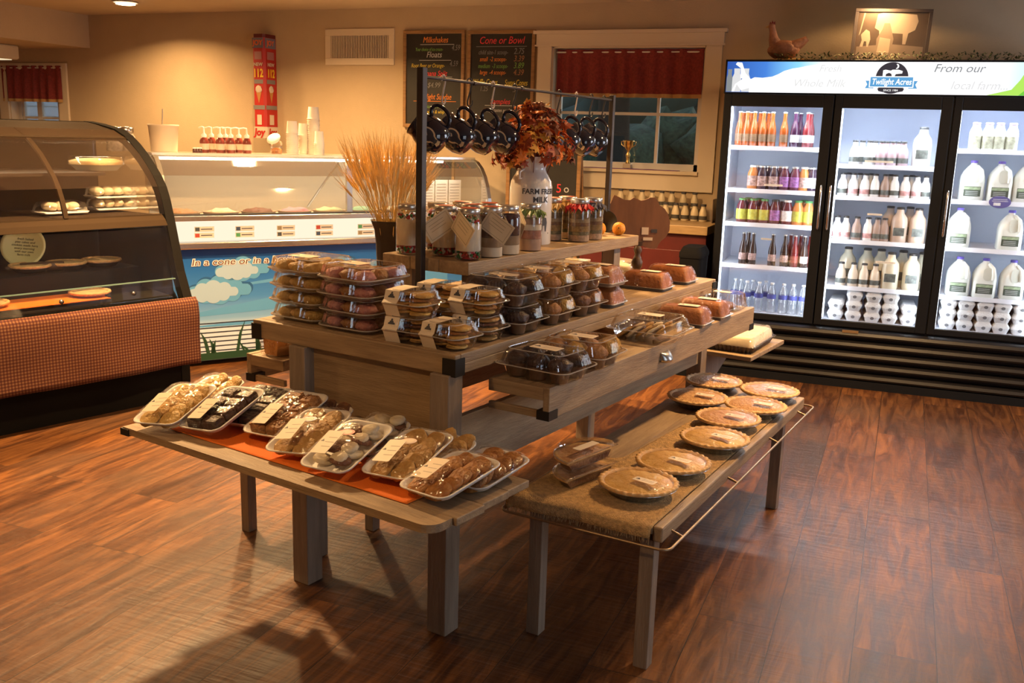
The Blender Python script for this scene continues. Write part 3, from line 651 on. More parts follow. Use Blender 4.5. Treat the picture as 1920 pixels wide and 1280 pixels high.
# ---- things on top of the counter
IZ = 1.379
def itop(px, d=.44): c = ip(px, 300, d); return IF.w(c.x, d, IZ)
M_paper = mat('paper_cup', (.72, .66, .58), .7)
def cupstack(n, r=.042, h=.085, st=.013):
    t = thing('cup_stack', 'x', 'cups'); b = MB()
    for i in range(n):
        z = i*st; b.lathe([(r*.98, z), (r*.97, z+.003), (r*.8, z+h) if i == n-1 else (r*.94, z+st)], 24, cap1=(i == n-1)); b.lathe([(r*1.05, z+.0), (r*1.07, z+.002), (r*1.05, z+.004)], 24)
    b.build('cup', M_paper, t, label='nested white paper cups'); return t
for i, (px, n, d, lab, r) in enumerate(((549, 12, .42, 'shorter left stack', .042), (570, 11, .5, 'middle stack, set slightly back', .04), (589, 20, .46, 'tallest stack', .044), (599, 7, .36, 'lowest stack at the right', .036))):
    s = cupstack(n, r); place(s, itop(px, d), 0, 'white paper cups upside down on the counter, '+lab, 'stacks of white paper cups')
def pump():
    t = thing('syrup_pump_bottle', 'x', 'bottle'); c = MB()
    c.lathe([(.028, 0), (.03, .004), (.03, .075), (.02, .098), (.012, .104)], 16); c.build('bottle', mat('syrup', (.20, .04, .03), .15, noise_amt=.4, nscale=12), t)
    MB().lathe([(.0305, .02), (.0305, .06)], 16, cap0=False, cap1=False).build('sticker', mat('label_cream', (.55, .45, .36), .6), t)
    MB().lathe([(.016, .1), (.018, .118), (.006, .13), (.0055, .16)], 14).build('collar', M_white, t)
    MB().tube([(0, 0, .158), (0, 0, .166), (-.02, -.004, .170), (-.055, -.012, .163)], .0048, 8).build('nozzle', M_white, t); return t
pb = pump()
for i, px in enumerate((384, 398, 414, 424, 434, 449, 464)):
    place(pb, itop(px, .52 if i % 2 else .42), R_(-30+i*9), 'red syrup pump bottle, %s from the left in the row on the counter' % ('first second third fourth fifth sixth seventh'.split()[i]), 'syrup pump bottles on the counter')
sm = thing('sprinkle_jar', 'small dark topping jar at the left end of the pump bottles', 'jar'); MB().lathe([(.015, 0), (.016, .02), (.012, .026)], 12).build('jar', mat('dark_topping', (.08, .03, .02), .3), sm); MB().cyl((0, 0, .026), .013, .008, 12).build('lid', M_white, sm)
for i, (px, l) in enumerate(((366, 'leftmost of the tiny topping jars'), (371, 'middle one of the tiny topping jars'), (376, 'rightmost of the tiny topping jars'))): place(sm, itop(px, .36), 0, l+' beside the pump bottles', 'tiny topping jars')
# dispenser, jar, tub
t = thing('glass_jar', 'round-lidded clear jar with sweets leaning open beside the cups', 'jar', itop(519, .44)); MB().lathe([(.035, 0), (.042, .01), (.042, .075), (.032, .09)], 18, cap1=False).build('glass', M_cg, t)
MB().lathe([(.036, .003), (.038, .03), (.02, .04)], 16).build('sweets', mat('orange_sweets', (.5, .2, .06), .5, noise_amt=.5, nscale=80), t)
o = MB().lathe([(.0, 0), (.046, .002), (.05, .01), (.03, .018), (0.001, .02)], 20).build('lid', M_paper, t, (-.005, -.02, .098)); o.rotation_euler = (R_(48), R_(8), 0)
t = thing('white_tub', 'large cream plastic tub with a spoon handle on the counter behind the bakery case', 'tub', IF.w(ip(309, 300, .55).x, .55, IZ)); b = MB()
b.lathe([(.085, 0), (.097, .165), (.101, .167), (.101, .178), (.095, .178), (.085, .01)], 28, cap1=False); b.build('tub', mat('cream_plastic', (.62, .50, .38), .5), t)
MB().tube([(-.02, 0, .02), (.0, .0, .28)], .003).build('spoon', M_ssw, t); MB().box(IL0-.0, .0, 0, .0, 0, 0)
# red cone dispenser column on the wall
D_ = .17; a = wat(471, 70, D_); c = wat(473, 237, D_); z0, z1 = c.z, a.z; x = a.x; wd = wat(495, 80, D_).x-x
t = thing('cone_dispenser', 'tall red cone dispenser box fixed to the wall above the ice cream counter', 'dispenser', (x, WALLY, 0))
M_red = mat('dispenser_red', (.42, .02, .015), .45); b = MB()
prof = [(0, 0), (0, -D_+.02), (.02, -D_), (wd-.02, -D_), (wd, -D_+.02), (wd, 0)]
MB().prism(prof, z0, z1, 'z').build('column', M_red, t, bevel=.003)
MB().prism([(u*.94+.004, v*.96-.001) for u, v in prof], z1+.0005, z1+.03, 'z').build('cap', mat('cap_darkred', (.12, .01, .01), .4), t)
za = wat(473, 258, D_).z
MB().prism([(u-.004 if u < .01 else u+.004, v-.004 if v < -.01 else v) for u, v in prof], za, z0-.0005, 'z').build('base_band', mat('dispenser_white', (.6, .5, .4), .5), t)
Hh = z1-z0
for k in range(2):
    n = Vector((0, -1, 0)) if k == 0 else Vector((1, 0, 0)); an = 0 if k == 0 else PI/2; base = Vector((wd/2, -D_, 0)) if k == 0 else Vector((wd, -D_/2, 0)); fw = wd if k == 0 else D_
    def patch(nm, z, ww, hh, m, dd=0): return MB().cbox(0, 0, 0, ww*fw, .002, hh).build(nm, m, t, tuple(base+n*(.0015+dd)+Vector((0, 0, z0+z*Hh))), (0, 0, an))
    def word(s, z, size, m, dd=.003, **kw):
        kw.setdefault('sx', 1.0); return text('lettering', s, size, m, t, tuple(base+n*dd+Vector((0, 0, z))), (PI/2, 0, an), **kw)
    patch('logo_patch', .94, .86, .085, mat('logo_blue', (.16, .15, .2), .5)); word('JOY', z0+.94*Hh, .058, mat('logo_orange', (.7, .14, .03), .5), bold=.002)
    patch('stamp', .80, .55, .065, mat('stamp_pink', (.4, .18, .18), .5)); word('NEW', z0+.70*Hh, .040, MATS['dispenser_white'], bold=.001)
    word('112', z0+.60*Hh, .095, mat('num_yellow', (.75, .5, .02), .5), bold=.003, sx=.72); patch('plaque', .51, .7, .035, mat('plaque_grey', (.2, .18, .18), .5))
    MB().add([(-.03, 0, .02), (.03, 0, .02), (0, 0, -.085)], [(0, 2, 1)]).build('cone_print', mat('cone_tan', (.45, .22, .06), .5), t, tuple(base+n*.002+Vector((0, 0, z0+.38*Hh))), (0, 0, an)); MB().blob((0, 0, .035), (.036, .002, .03), 2).build('scoop_print', MATS['dispenser_white'], t, tuple(base+n*.003+Vector((0, 0, z0+.38*Hh))), (0, 0, an))
    patch('ribbon', .22, .9, .035, MATS['plaque_grey']); patch('panel_print', .08, .35, .085, MATS['dispenser_white'])
    word('Joy', (za+z0)/2, .085, M_red, dd=.0065, bold=.003, shear=.15)
# menu pages standing inside the right end of the counter
t = thing('menu_pages', 'white printed menu pages standing at the right end of the ice cream counter', 'papers', IF.w(1.93, .30, .9455), IF.a)
for k in range(3): 
    pg = MB().box(-.1+k*.115, .005+k*.115, 0, .004, 0, .26).build('page', M_white, t); b = MB()
    for j in range(9): b.box(-.09+k*.115, -.01+k*.115, -.0008, 0, .05+j*.022, .054+j*.022)
    b.build('printing', mat('ink_grey', (.3, .28, .25), .7), pg)
# ================================================================ CURVED BAKERY CASE (left)
LF = Frame((-3.762, 4.285, 0), -16.8)       # x right, y away; the case runs from y=-3.2 (out of frame) to y=0
Y0, Y1 = -3.3, 0.0
bk = t = thing('bakery_case', 'curved-glass bakery display case with dark frame along the left side', 'display case', LF.o, LF.a)
M_blk = mat('case_black', (.012, .011, .010), .7, spec=.02); M_brz = mat('bronze_frame', (.034, .022, .013), .7, spec=.02); M_dk = mat('case_interior', (.02, .018, .015), .7, spec=.05)
def xprism(pts, y0, y1, nm, m, par=t, bev=0, sm=False): return MB().prism(pts, y0, y1, 'y', smooth=sm).build(nm, m, par, bevel=bev)
xprism([(-.95, .0), (-.005, .0), (-.005, .22), (.05, .26), (.05, .545), (-.95, .545)], Y0, Y1, 'base', M_blk)
xprism([(-.95, .546), (-.92, .546), (-.92, 1.56), (-.95, 1.56)], Y0, Y1, 'rear_wall', M_dk)
# lower chamber: two steps
xprism([(-.91, .547), (-.02, .547), (-.02, .60), (-.36, .62), (-.36, .735), (-.91, .735)], Y0+.01, Y1-.07, 'lower_steps', mat('case_shelf', (.02, .02, .02), .5, spec=.1))
xprism([(-.055, .998), (-.16, .998), (-.93, 1.0), (-.93, 1.04), (-.16, 1.055), (-.115, 1.062), (-.075, 1.03)], Y0, Y1-.061, 'ledge', M_brz, bev=.004)
upper = [(-.100, 1.06), (-.125, 1.14), (-.158, 1.21), (-.205, 1.27), (-.265, 1.326), (-.335, 1.385), (-.414, 1.436), (-.50, 1.482), (-.60, 1.516)]
def shell(prof, th):
    o = list(prof); i_ = []
    for k, (x, z) in enumerate(prof):
        a = prof[max(0, k-1)]; c = prof[min(len(prof)-1, k+1)]; dx, dz = c[0]-a[0], c[1]-a[1]; l = math.hypot(dx, dz); i_.append((x-dz/l*th*1.0, z+dx/l*th*1.0))
    return o+i_[::-1]
M_bg = clear('bakery_glass', base=.035, edge=.35, rough=.02)
xprism(shell(upper, .005), Y0, Y1-.05, 'curved_glass', M_bg)
lower = [(.045, .60), (.03, .66), (.005, .73), (-.03, .83), (-.065, .93), (-.085, .995)]
xprism(shell(lower, .005), Y0, Y1-.05, 'lower_glass', M_bg)
xprism([(-.60, 1.512), (-.81, 1.545), (-.95, 1.56), (-.95, 1.53), (-.82, 1.505), (-.60, 1.475), (-.48, 1.455), (-.47, 1.47)], Y0, Y1-.05, 'top_cap', M_brz, bev=.003)
full = [(.0, 0), (.0, .2), (.065, .30), (.078, .465), (.05, .60), (-.01, .74), (-.09, 1.03), (-.125, 1.14), (-.158, 1.21), (-.205, 1.27), (-.265, 1.326), (-.335, 1.385), (-.414, 1.44), (-.50, 1.488), (-.60, 1.522), (-.81, 1.55), (-.96, 1.562)]
sh = shell(full, .055); xprism(sh, Y1-.048, Y1+.006, 'end_frame', M_blk, bev=.004)
xprism([(-.03, .56), (-.09, .62), (-.14, 1.02), (-.9, 1.02), (-.9, .56)], Y1-.03, Y1-.022, 'end_panel', M_dk)
xprism([(-.15, 1.062), (-.21, 1.21), (-.30, 1.32), (-.45, 1.42), (-.62, 1.48), (-.9, 1.49), (-.9, 1.062)], Y1-.03, Y1-.026, 'end_pane', M_bg)
yb = LF.l(on(125, 400, LF.w(-.1, 0), LF.M @ Vector((1, 0, 0)))).y
for yy in (yb, yb-1.3): xprism(shell([(x-.004, z) for x, z in upper], .014), yy-.012, yy+.012, 'glass_rib', M_brz)
xprism([(-.90, 1.268), (-.30, 1.268), (-.30, 1.285), (-.90, 1.285)], Y0+.02, Y1-.28, 'upper_shelf', mat('shelf_dark', (.035, .026, .02), .5, spec=.1))
MB().box(-.60, -.565, Y0+.1, -.62, 1.462, 1.476).build('light_tube', emis('case_tube', (1, .86, .6), 5), t)
area('case_lamp', LF.w(-.56, -1.1, 1.45), (0, R_(-18), LF.a), .05, 2.0, 6, (1, .80, .52))
area('case_lamp', LF.w(-.22, -1.3, .985), (0, R_(18), LF.a), .05, 2.2, 2.2, (1, .82, .55))
M_edge = mat('glass_edge', (.25, .42, .35), .2)
MB().box(-.012, -.004, Y0, Y1-.06, .60, .70).build('inner_lip', M_bg, t); MB().box(-.013, -.003, Y0, Y1-.06, .70, .706).build('lip_edge', M_edge, t)
for y in (-.32, -.72): MB().lathe([(.009, 0), (.012, .004), (.012, .012), (.001, .014)], 10).build('lip_screw', M_ss, t, (-.004, y, .645), (0, R_(90), 0))
# gingham cloth over the lower front
M_ging, tt, bb = _new('gingham'); N = tt.nodes.new; L = tt.links.new
tc = N('ShaderNodeTexCoord'); sp = N('ShaderNodeSeparateXYZ'); L(tc.outputs['Object'], sp.inputs[0])
def stripe(o, sc):
    a = N('ShaderNodeMath'); a.operation = 'MULTIPLY'; a.inputs[1].default_value = sc; L(o, a.inputs[0]); f = N('ShaderNodeMath'); f.operation = 'FRACT'; L(a.outputs[0], f.inputs[0])
    g = N('ShaderNodeMath'); g.operation = 'GREATER_THAN'; g.inputs[1].default_value = .5; L(f.outputs[0], g.inputs[0]); return g
s1 = stripe(sp.outputs[1], 62); s2 = stripe(sp.outputs[2], 62); ad = N('ShaderNodeMath'); ad.operation = 'ADD'; L(s1.outputs[0], ad.inputs[0]); L(s2.outputs[0], ad.inputs[1])
hf = N('ShaderNodeMath'); hf.operation = 'MULTIPLY'; hf.inputs[1].default_value = .5; L(ad.outputs[0], hf.inputs[0])
cr = N('ShaderNodeValToRGB'); cr.color_ramp.interpolation = 'CONSTANT'; e = cr.color_ramp.elements; e[0].color = (.16, .075, .028, 1); e[1].position = .4; e[1].color = (.085, .018, .007, 1); x = e.new(.9); x.color = (.04, .005, .002, 1)
L(hf.outputs[0], cr.inputs[0]); L(cr.outputs[0], bb.inputs['Base Color']); bb.inputs['Roughness'].default_value = .9
def gpf(u, v):
    y = Y0+u*(Y1+.02-Y0); w_ = .008*noise.noise(Vector((y*4, v*2, 0)))+.005*math.sin(y*9)*(1-v)
    x = .094+w_-.03*max(0, v-.75)*4*.3; z = .215+.385*v+.010*noise.noise(Vector((y*2.3, 0, 7)))*(1-v)
    if v > .97: x -= .02
    return (x, y, z)
vs = cloth_grid(gpf, 150, 14, M_ging, 'g').build('gingham_cloth', M_ging, None, LF.o, LF.a); sd = vs.modifiers.new('s', 'SOLIDIFY'); sd.thickness = .002
tag(vs, 'red and cream gingham cloth hung along the front of the curved bakery case', 'cloth')
# goods in the bakery case ------------------------------------------------
M_crust = mat('pie_crust', (.70, .42, .16), .6, noise_amt=.35, nscale=25, bump=.4, bscale=60)
M_foil = mat('foil_pan', (.55, .55, .56), .25, 1, bump=.25, bscale=40)
M_tin = mat('pale_tin', (.75, .68, .32), .4)
def cpt(px, py, x, z=None):   # point in the case frame: on the plane x = const
    return LF.l(on(px, py, LF.w(x, 0), LF.M @ Vector((1, 0, 0))))
def case_pie(): 
    t = thing('pie', 'x', 'pie'); MB().lathe([(.075, 0), (.10, .026), (.106, .028), (.1, .031), (.08, .012)], 28).build('pie_tin', M_foil, t)
    b = MB(); n = 56; secs = []
    for rr, z, am in ((.102, .026, 0), (.108, .034, .006), (.104, .043, .006), (.094, .042, .003), (.088, .034, 0)):
        secs.append([((rr+am*.5*math.cos(28*2*PI*j/n))*math.cos(2*PI*j/n), (rr+am*.5*math.cos(28*2*PI*j/n))*math.sin(2*PI*j/n), z) for j in range(n)])
    b.loft(secs, 0, True, True, False, False); b.build('crust_rim', M_crust, t)
    MB().lathe([(.092, .034), (.06, .041), (.001, .044)], 24, cap0=False).build('filling', mat('pie_top_pale', (.55, .38, .16), .6, noise_amt=.3, nscale=30), t); return t
cp = case_pie()
tops = [(-.62, .7355, 168, 521, 'nearest'), (-.62, .7355, 228, 512, 'middle'), (-.62, .7355, 290, 504, 'farthest')]
for x, z, px, py, l in tops:
    p = LF.at(px, py+6, z+.03); place(cp, LF.w(max(-.78, min(-.48, p.x)), p.y, z+.006), 0, 'small open pie on the top step of the bakery case, %s of three' % l, 'pies in the bakery case')
for px, py, l in ((225, 563, 'right'), (38, 590, 'left')):
    p = LF.at(px, py, .64); place(cp, LF.w(-.19, p.y, .612), 0, 'small pie on the lower shelf of the bakery case, the %s one' % l, 'pies in the bakery case')
oc = MB().box(-.86, -.40, -2.9, -1.28+.4, .736, .740).build('orange_mat', M_orange, None, LF.o, LF.a); tag(oc, 'orange cloth spread on the upper step inside the bakery case', 'cloth')
oc = MB().box(-.33, -.06, -2.0, -.42, .609, .6125).build('orange_mat', M_orange, None, LF.w(0, 0, .0), LF.a); oc.rotation_euler = (0, 0, LF.a); tag(oc, 'orange cloth on the lower shelf of the bakery case', 'cloth'); oc.location.z = .012
p = LF.at(50, 505, .87); 
t = thing('display_tin', 'round pale pie tin printed with writing, tilted up in the bakery case', 'tin', LF.w(-.62, cpt(50, 505, -.62).y, .742+.118), 0)
t.rotation_euler = (R_(70), R_(4), LF.a+R_(48))
MB().lathe([(.001, 0), (.075, 0), (.082, .004), (.105, .028), (.118, .032), (.118, .036), (.102, .033), (.078, .006), (.001, .004)], 36, cap0=False, cap1=False).build('tin', M_tin, t)
for k, sx_ in enumerate((.08, .11, .13, .13, .11, .08)): text('lettering', ('fresh baked', 'pies cakes and', 'cookies made here', 'every morning', 'with our own', 'farm milk')[k], .018, M_brz, t, (0, .045-k*.018, .0065), (0, 0, 0), shear=.1, extrude=.0003)
t = thing('rolling_pin', 'dark wooden rolling pin lying on the orange cloth in the bakery case', 'rolling pin', LF.w(-.46, cpt(82, 535, -.46).y, .767), LF.a+R_(-14))
M_rp = mat('dark_wood', (.09, .05, .025), .45, noise_amt=.3, nscale=8)
o = MB().lathe([(.001, -.11), (.024, -.11), (.027, -.1), (.027, .1), (.024, .11), (.001, .11)], 18, cap0=False, cap1=False).build('roller', M_rp, t); o.rotation_euler = (R_(90), 0, 0)
for s_ in (-1, 1): o = MB().lathe([(.001, .112*s_), (.009, .113*s_), (.012, .14*s_), (.013, .165*s_), (.008, .185*s_), (.001, .187*s_)], 12, cap0=False, cap1=False).build('handle', M_rp, t); o.rotation_euler = (R_(90), 0, 0)
# big pie under a lid on the upper shelf, wrapped rolls below
M_lid = clear('clear_lid', base=.07, edge=.6, rough=.08)
yc = cpt(172, 300, -.6).y
t = thing('covered_pie', 'pale cream pie under a clear lid on the upper shelf of the bakery case', 'pie', LF.w(-.55, yc, 1.286))
MB().lathe([(.11, 0), (.14, .03), (.15, .034)], 32, cap1=False).build('pie_tin', mat('milky_plastic', (.6, .6, .5), .3), t); MB().lathe([(.142, .033), (.148, .052), (.1, .066), (.001, .07)], 32).build('filling', mat('custard', (.75, .55, .28), .5, noise_amt=.2, nscale=40), t)
MB().lathe([(.152, .036), (.15, .075), (.14, .08), (.001, .082)], 32, cap0=False, cap1=False).build('clear_lid', M_lid, t)
M_roll = mat('pale_roll', (.60, .52, .38), .6, noise_amt=.2, nscale=20)
def wrap_pack(n, seed, label, loc, rot):
    t = thing('wrapped_rolls', label, 'rolls', loc, rot); MB().loft([rrect(.25, .16, .02, 0), rrect(.26, .17, .02, .01), rrect(.25, .16, .02, .008)]).build('foam_tray', M_white, t)
    for i in range(n): MB().blob(((i-(n-1)/2)*.058, 0, .036), (.034, .07, .026), seed+i, 0, .12).build('roll', M_roll, t)
    MB().loft([rrect(.255, .165, .03, .008), rrect(.245, .155, .04, .055), rrect(.18, .1, .04, .066)], cap0=False).build('wrap', M_lid, t); return t
z0 = 1.063; ya = cpt(212, 385, -.5).y
wrap_pack(4, 1, 'lower of two stacked packs of wrapped rolls at the bakery case right end', LF.w(-.52, ya, z0), LF.a+R_(90)); wrap_pack(4, 9, 'upper of two stacked packs of wrapped rolls at the bakery case right end', LF.w(-.52, ya, z0+.068), LF.a+R_(90))
wrap_pack(3, 21, 'low flat wrapped pack of rolls beside the stacked packs in the bakery case', LF.w(-.42, cpt(135, 395, -.45).y-.08, z0), LF.a+R_(90))
# on top of the case, steel lidded jars
for i, (px, s_) in enumerate(((222, 1), (237, 1.15))):
    t = thing('candy_jar', ('smaller left', 'larger right')[i]+' steel-lidded jar behind the top of the bakery case', 'jar', IF.w(ip(px, 300, .3+.25*i).x, .42+.1*i, IZ)); MB().lathe([(.045*s_, 0), (.05*s_, .01), (.05*s_, .09), (.036*s_, .115)], 20).build('jar', mat('candy_mix', (.5, .42, .35), .2, noise_amt=.7, nscale=60), t)
    MB().lathe([(.038*s_, .115), (.044*s_, .118), (.044*s_, .15), (.03*s_, .155), (.001, .157)], 20).build('lid', M_ss, t)
# light fitting under the soffit
a = LF
t = thing('light_fitting', 'long cream light fitting mounted under the soffit above the left window', 'light fitting', (-8.05, 6.2, 2.25)); MB().box(-.25, .13, -1.2, .7, -.13, 0).build('housing', mat('cream_fitting', (.72, .62, .42), .5), t, bevel=.02); MB().box(-.2, .08, -1.15, .65, -.137, -.131).build('diffuser', emis('fitting_glow', (1, .8, .5), .8), t)
t = thing('smoke_detector', 'small cream ceiling detector above the ice cream counter', 'detector', (at(330, 32, CEIL).x, at(330, 32, CEIL).y, CEIL)); MB().lathe([(.07, 0), (.07, -.02), (.045, -.035), (.001, -.037)], 24, cap0=False, cap1=False).build('cover', M_trim, t); MB().lathe([(.02, -.036), (.018, -.05), (.001, -.052)], 14, cap0=False, cap1=False).build('sensor', M_trim, t)
# ================================================================ DRINKS COOLER
KF = Frame((-1.165, 6.452, 0), 2.1); KW, KD, KH = 2.06, .64, 2.075
cool = t = thing('drinks_cooler', 'black three-door glass drinks cooler with a lit picture sign along its top', 'cooler', KF.o, KF.a)
kp = lambda px, py, d=0: KF.l(on(px, py, KF.w(0, d), KF.M @ Vector((0, 1, 0))))
M_cb = mat('cooler_black', (.009, .010, .012), .42, spec=.22); M_ci = mat('cooler_white', (.66, .70, .80), .45)
b = MB(); b.box(0, .03, .03, KD, .05, KH-.002); b.box(KW-.03, KW, .03, KD, .05, KH-.002); b.each('side_panel', M_cb, t)
b = MB(); b.box(.672, .716, .001, .038, .40, 1.86); b.box(1.358, 1.402, .001, .038, .40, 1.86); b.each('mullion', M_cb, t)
MB().box(.03, KW-.03, .03, KD, KH-.03, KH-.002).build('roof', M_cb, t)
MB().box(.031, KW-.031, KD-.02, KD, .05, KH-.031).build('back_panel', M_ci, t)
MB().box(.031, KW-.031, .04, KD-.021, .39, .42).build('cavity_floor', M_ci, t)
MB().box(.031, KW-.031, .04, KD-.021, 1.815, 1.85).build('cavity_ceiling', M_ci, t)
for x in (.031, .715, 1.40, KW-.046): MB().box(x, x+.015, .09, KD-.021, .421, 1.814).build('liner', M_ci, t)
MB().box(0, KW, -.0, .03, .0+.02, .395).build('grille_backing', M_cb, t)
b = MB()
for i in range(5):
    z = .06+i*.07; b.prism([(-.05, z), (-.058, z+.012), (-.05, z+.03), (-.0, z+.045), (-.0, z-.0)], .0, KW, 'x')
b.build('louvre_grille', mat('cooler_louvre', (.016, .014, .013), .35), t)
MB().box(0, KW, -.052, -.001, 0.0, .052).build('kick_plate', M_cb, t)
doors = []
gz0, gz1 = .437, 1.783; dx = [(.012, .69), (.698, 1.376), (1.384, 2.048)]; gl = []
for i, (x0, x1) in enumerate(dx):
    d = MB(); st = .045; xa, xb = x0+st, x1-st-.018
    if i == 2: xb = x1-st
    gl.append((xa, xb))
    d.box(x0, xa, -.035, -.001, .40, 1.86); d.box(xb, x1, -.035, -.001, .40, 1.86); d.box(xa, xb, -.035, -.001, .40, gz0); d.box(xa, xb, -.035, -.001, gz1, 1.86)
    dr = d.build('door', M_cb, t, bevel=.003, label='glazed cooler door, '+('left', 'middle', 'right')[i])
    MB().box(xa, xb, -.022, -.014, gz0, gz1).build('pane', clear('cooler_glass', base=.03, edge=.55, rough=.02), dr)
    hx = (x1-.026, x0+.022, x0+.022)[i]
    MB().tube([(hx, -.034, 1.02), (hx, -.06, 1.035), (hx, -.062, 1.14), (hx, -.062, 1.24), (hx, -.06, 1.285), (hx, -.034, 1.30)], .008, 8).build('handle', M_ss, dr)
MB().cbox(.93, -.0545, .375, .10, .004, .018).build('badge', mat('brass_badge', (.5, .35, .18), .35, .8), t)
# lamps standing behind the door frames
for x, e in ((.055, 1), (.69, 1), (.745, 1), (1.375, 1), (1.43, 1), (2.01, 1)):
    MB().box(x-.006, x+.006, .045, .055, .44, 1.78).build('light_strip', emis('led_strip', (.82, .92, 1.0), 6), t)
for i, (xa, xb) in enumerate(gl):
    o = area('cooler_lamp', KF.w((xa+xb)/2, .10, 1.80), (R_(-20), 0, KF.a), .56, .06, 11, (.80, .90, 1.0))
    for x in (xa+.012, xb-.012): area('cooler_lamp', KF.w(x, .035, 1.1), (R_(90), 0, KF.a+(R_(-28) if x < (xa+xb)/2 else R_(28))), .02, 1.3, 3.2, (.82, .91, 1.0))
# shelves
kz = lambda px, py: kp(px, py, .10).z
SHZ = [[kz(1450, 276), kz(1450, 357), kz(1450, 421), kz(1450, 500)], [kz(1650, 311), kz(1650, 371), kz(1650, 454), kz(1650, 542)], [kz(1850, 282), kz(1850, 378), kz(1850, 468), kz(1850, 560)]]
M_shw = mat('shelf_white', (.72, .75, .82), .4)
for i, (xa, xb) in enumerate(gl):
    x0, x1 = (.047, .732, 1.416)[i], (.714, 1.399, KW-.047)[i]
    for z in SHZ[i]:
        s_ = MB().box(x0, x1, .10, KD-.03, z-.008, z).build('shelf', M_shw, t); MB().box(x0, x1, .092, .099, z-.022, z+.006).build('price_rail', M_shw, s_)
# lit sign -----------------------------------------------------------------
MB().box(0, KW, -.02, .029, 1.862, KH).build('sign_box', M_cb, t, bevel=.003)
SX0, SX1, SZ0, SZ1 = .012, KW-.012, 1.872, 2.062
m = bpy.data.materials.new('sign_face'); m.use_nodes = True; tt = m.node_tree; tt.nodes.clear(); N = tt.nodes.new; L = tt.links.new
o_ = N('ShaderNodeOutputMaterial'); em = N('ShaderNodeEmission'); tc = N('ShaderNodeTexCoord'); sp = N('ShaderNodeSeparateXYZ'); L(tc.outputs['Object'], sp.inputs[0])
mr = N('ShaderNodeMapRange'); mr.inputs[1].default_value = SX0; mr.inputs[2].default_value = SX1; L(sp.outputs[0], mr.inputs[0]); cr = N('ShaderNodeValToRGB'); e = cr.color_ramp.elements
e[0].position = 0; e[0].color = (.03, .09, .38, 1); e[1].position = 1; e[1].color = (.30, .85, .80, 1)
for p, c in ((.12, (.06, .20, .62, 1)), (.22, (.25, .62, .9, 1)), (.31, (1, .97, .96, 1)), (.5, (1, .96, .97, 1)), (.78, (.95, .93, .97, 1)), (.86, (.55, .92, .88, 1))): x = e.new(p); x.color = c
L(mr.outputs[0], cr.inputs[0]); L(cr.outputs[0], em.inputs[0]); em.inputs[1].default_value = 1.15; L(em.outputs[0], o_.inputs[0])
MB().box(SX0, SX1, -.024, -.0205, SZ0, SZ1).build('sign_face', m, t)
Y = -.0245
def flat(pts, nm, mt, y=Y): return MB().prism(pts, y-.0004, y, 'y').build(nm, mt, t)
E_w = emis('sign_white', (1, .98, .95), 1.25); E_g = emis('sign_grey', (.30, .32, .33), .8); E_gl = emis('sign_pale', (.72, .72, .72), 1); E_dk = emis('sign_charcoal', (.06, .05, .06), .8); E_bl = emis('sign_blue', (.12, .36, .66), 1); E_gr = emis('sign_green', (.18, .60, .06), 1); E_gr2 = emis('sign_lime', (.45, .80, .12), 1)
# cloud bank and milk jars at the left
cl = [(.16, SZ0), (.16, 1.95), (.19, 1.965), (.24, 1.962), (.30, 1.97), (.335, 1.985), (.37, 2.005), (.42, 2.02), (.46, 2.026), (.50, 2.035), (.56, 2.045), (.62, 2.058), (.70, 2.062), (.9, 2.062), (.9, SZ0)]
flat(cl, 'cloud_art', E_w, Y-.0004)
def jar_art(x, w_, h, c): 
    z = SZ0+.002; return flat([(x-w_/2, z), (x+w_/2, z), (x+w_/2, z+h*.62), (x+w_*.33, z+h*.78), (x+w_*.36, z+h), (x-w_*.36, z+h), (x-w_*.33, z+h*.78), (x-w_/2, z+h*.62)], 'milk_jar_art', c, Y-.001)
jar_art(.032, .036, .14, E_g); jar_art(.078, .056, .145, E_gl); jar_art(.135, .05, .145, E_gl)
flat([(.075, 2.058), (.105, 2.055), (.13, 1.99), (.17, 1.95), (.10, 1.96), (.10, 2.02), (.065, 2.045)], 'pour_art', E_w, Y-.0016)
flat([(.05, SZ0+.004), (.07, SZ0+.05), (.12, SZ0+.085), (.175, SZ0+.08), (.17, SZ0+.03), (.11, SZ0+.012), (.08, SZ0+.05), (.065, SZ0+.004)], 'tipped_jar_art', E_w, Y-.0022)
# meadow and cow at the right
flat([(1.55, SZ0), (1.68, 1.905), (1.72, 1.96), (1.74, 2.0), (1.85, 1.998), (SX1, 1.995), (SX1, SZ0)], 'meadow_art', E_gr2, Y-.0004)
flat([(1.72, SZ0), (1.78, 1.93), (1.85, 1.985), (SX1, 1.99), (SX1, 1.90), (1.9, SZ0)], 'meadow_art', E_gr, Y-.0008)
flat([(1.80, 1.885), (1.82, 1.90), (1.83, 1.925), (1.82, 1.935), (1.84, 1.94), (1.852, 1.948), (1.87, 1.936), (1.90, 1.93), (1.96, 1.94), (2.02, 1.93), (2.03, 1.88), (1.99, 1.88), (1.97, 1.895), (1.90, 1.892), (1.86, 1.883), (1.83, 1.88)], 'cow_art', E_dk, Y-.0016)
flat([(1.84, 1.895), (1.852, 1.94), (1.862, 1.90)], 'cow_blaze_art', E_w, Y-.002)
tl = dict(rot=(PI/2, 0, 0), extrude=.0004)
lc = kp(1672, 147, -.02).x
text('lettering', 'From our', .068, E_g, t, (kp(1797, 135, -.02).x, Y-.001, 2.024), shear=.28, sx=1.05, **tl); text('lettering', 'local farm...', .068, E_gl, t, (kp(1835, 165, -.02).x, Y-.001, 1.925), shear=.28, sx=1.0, **tl)
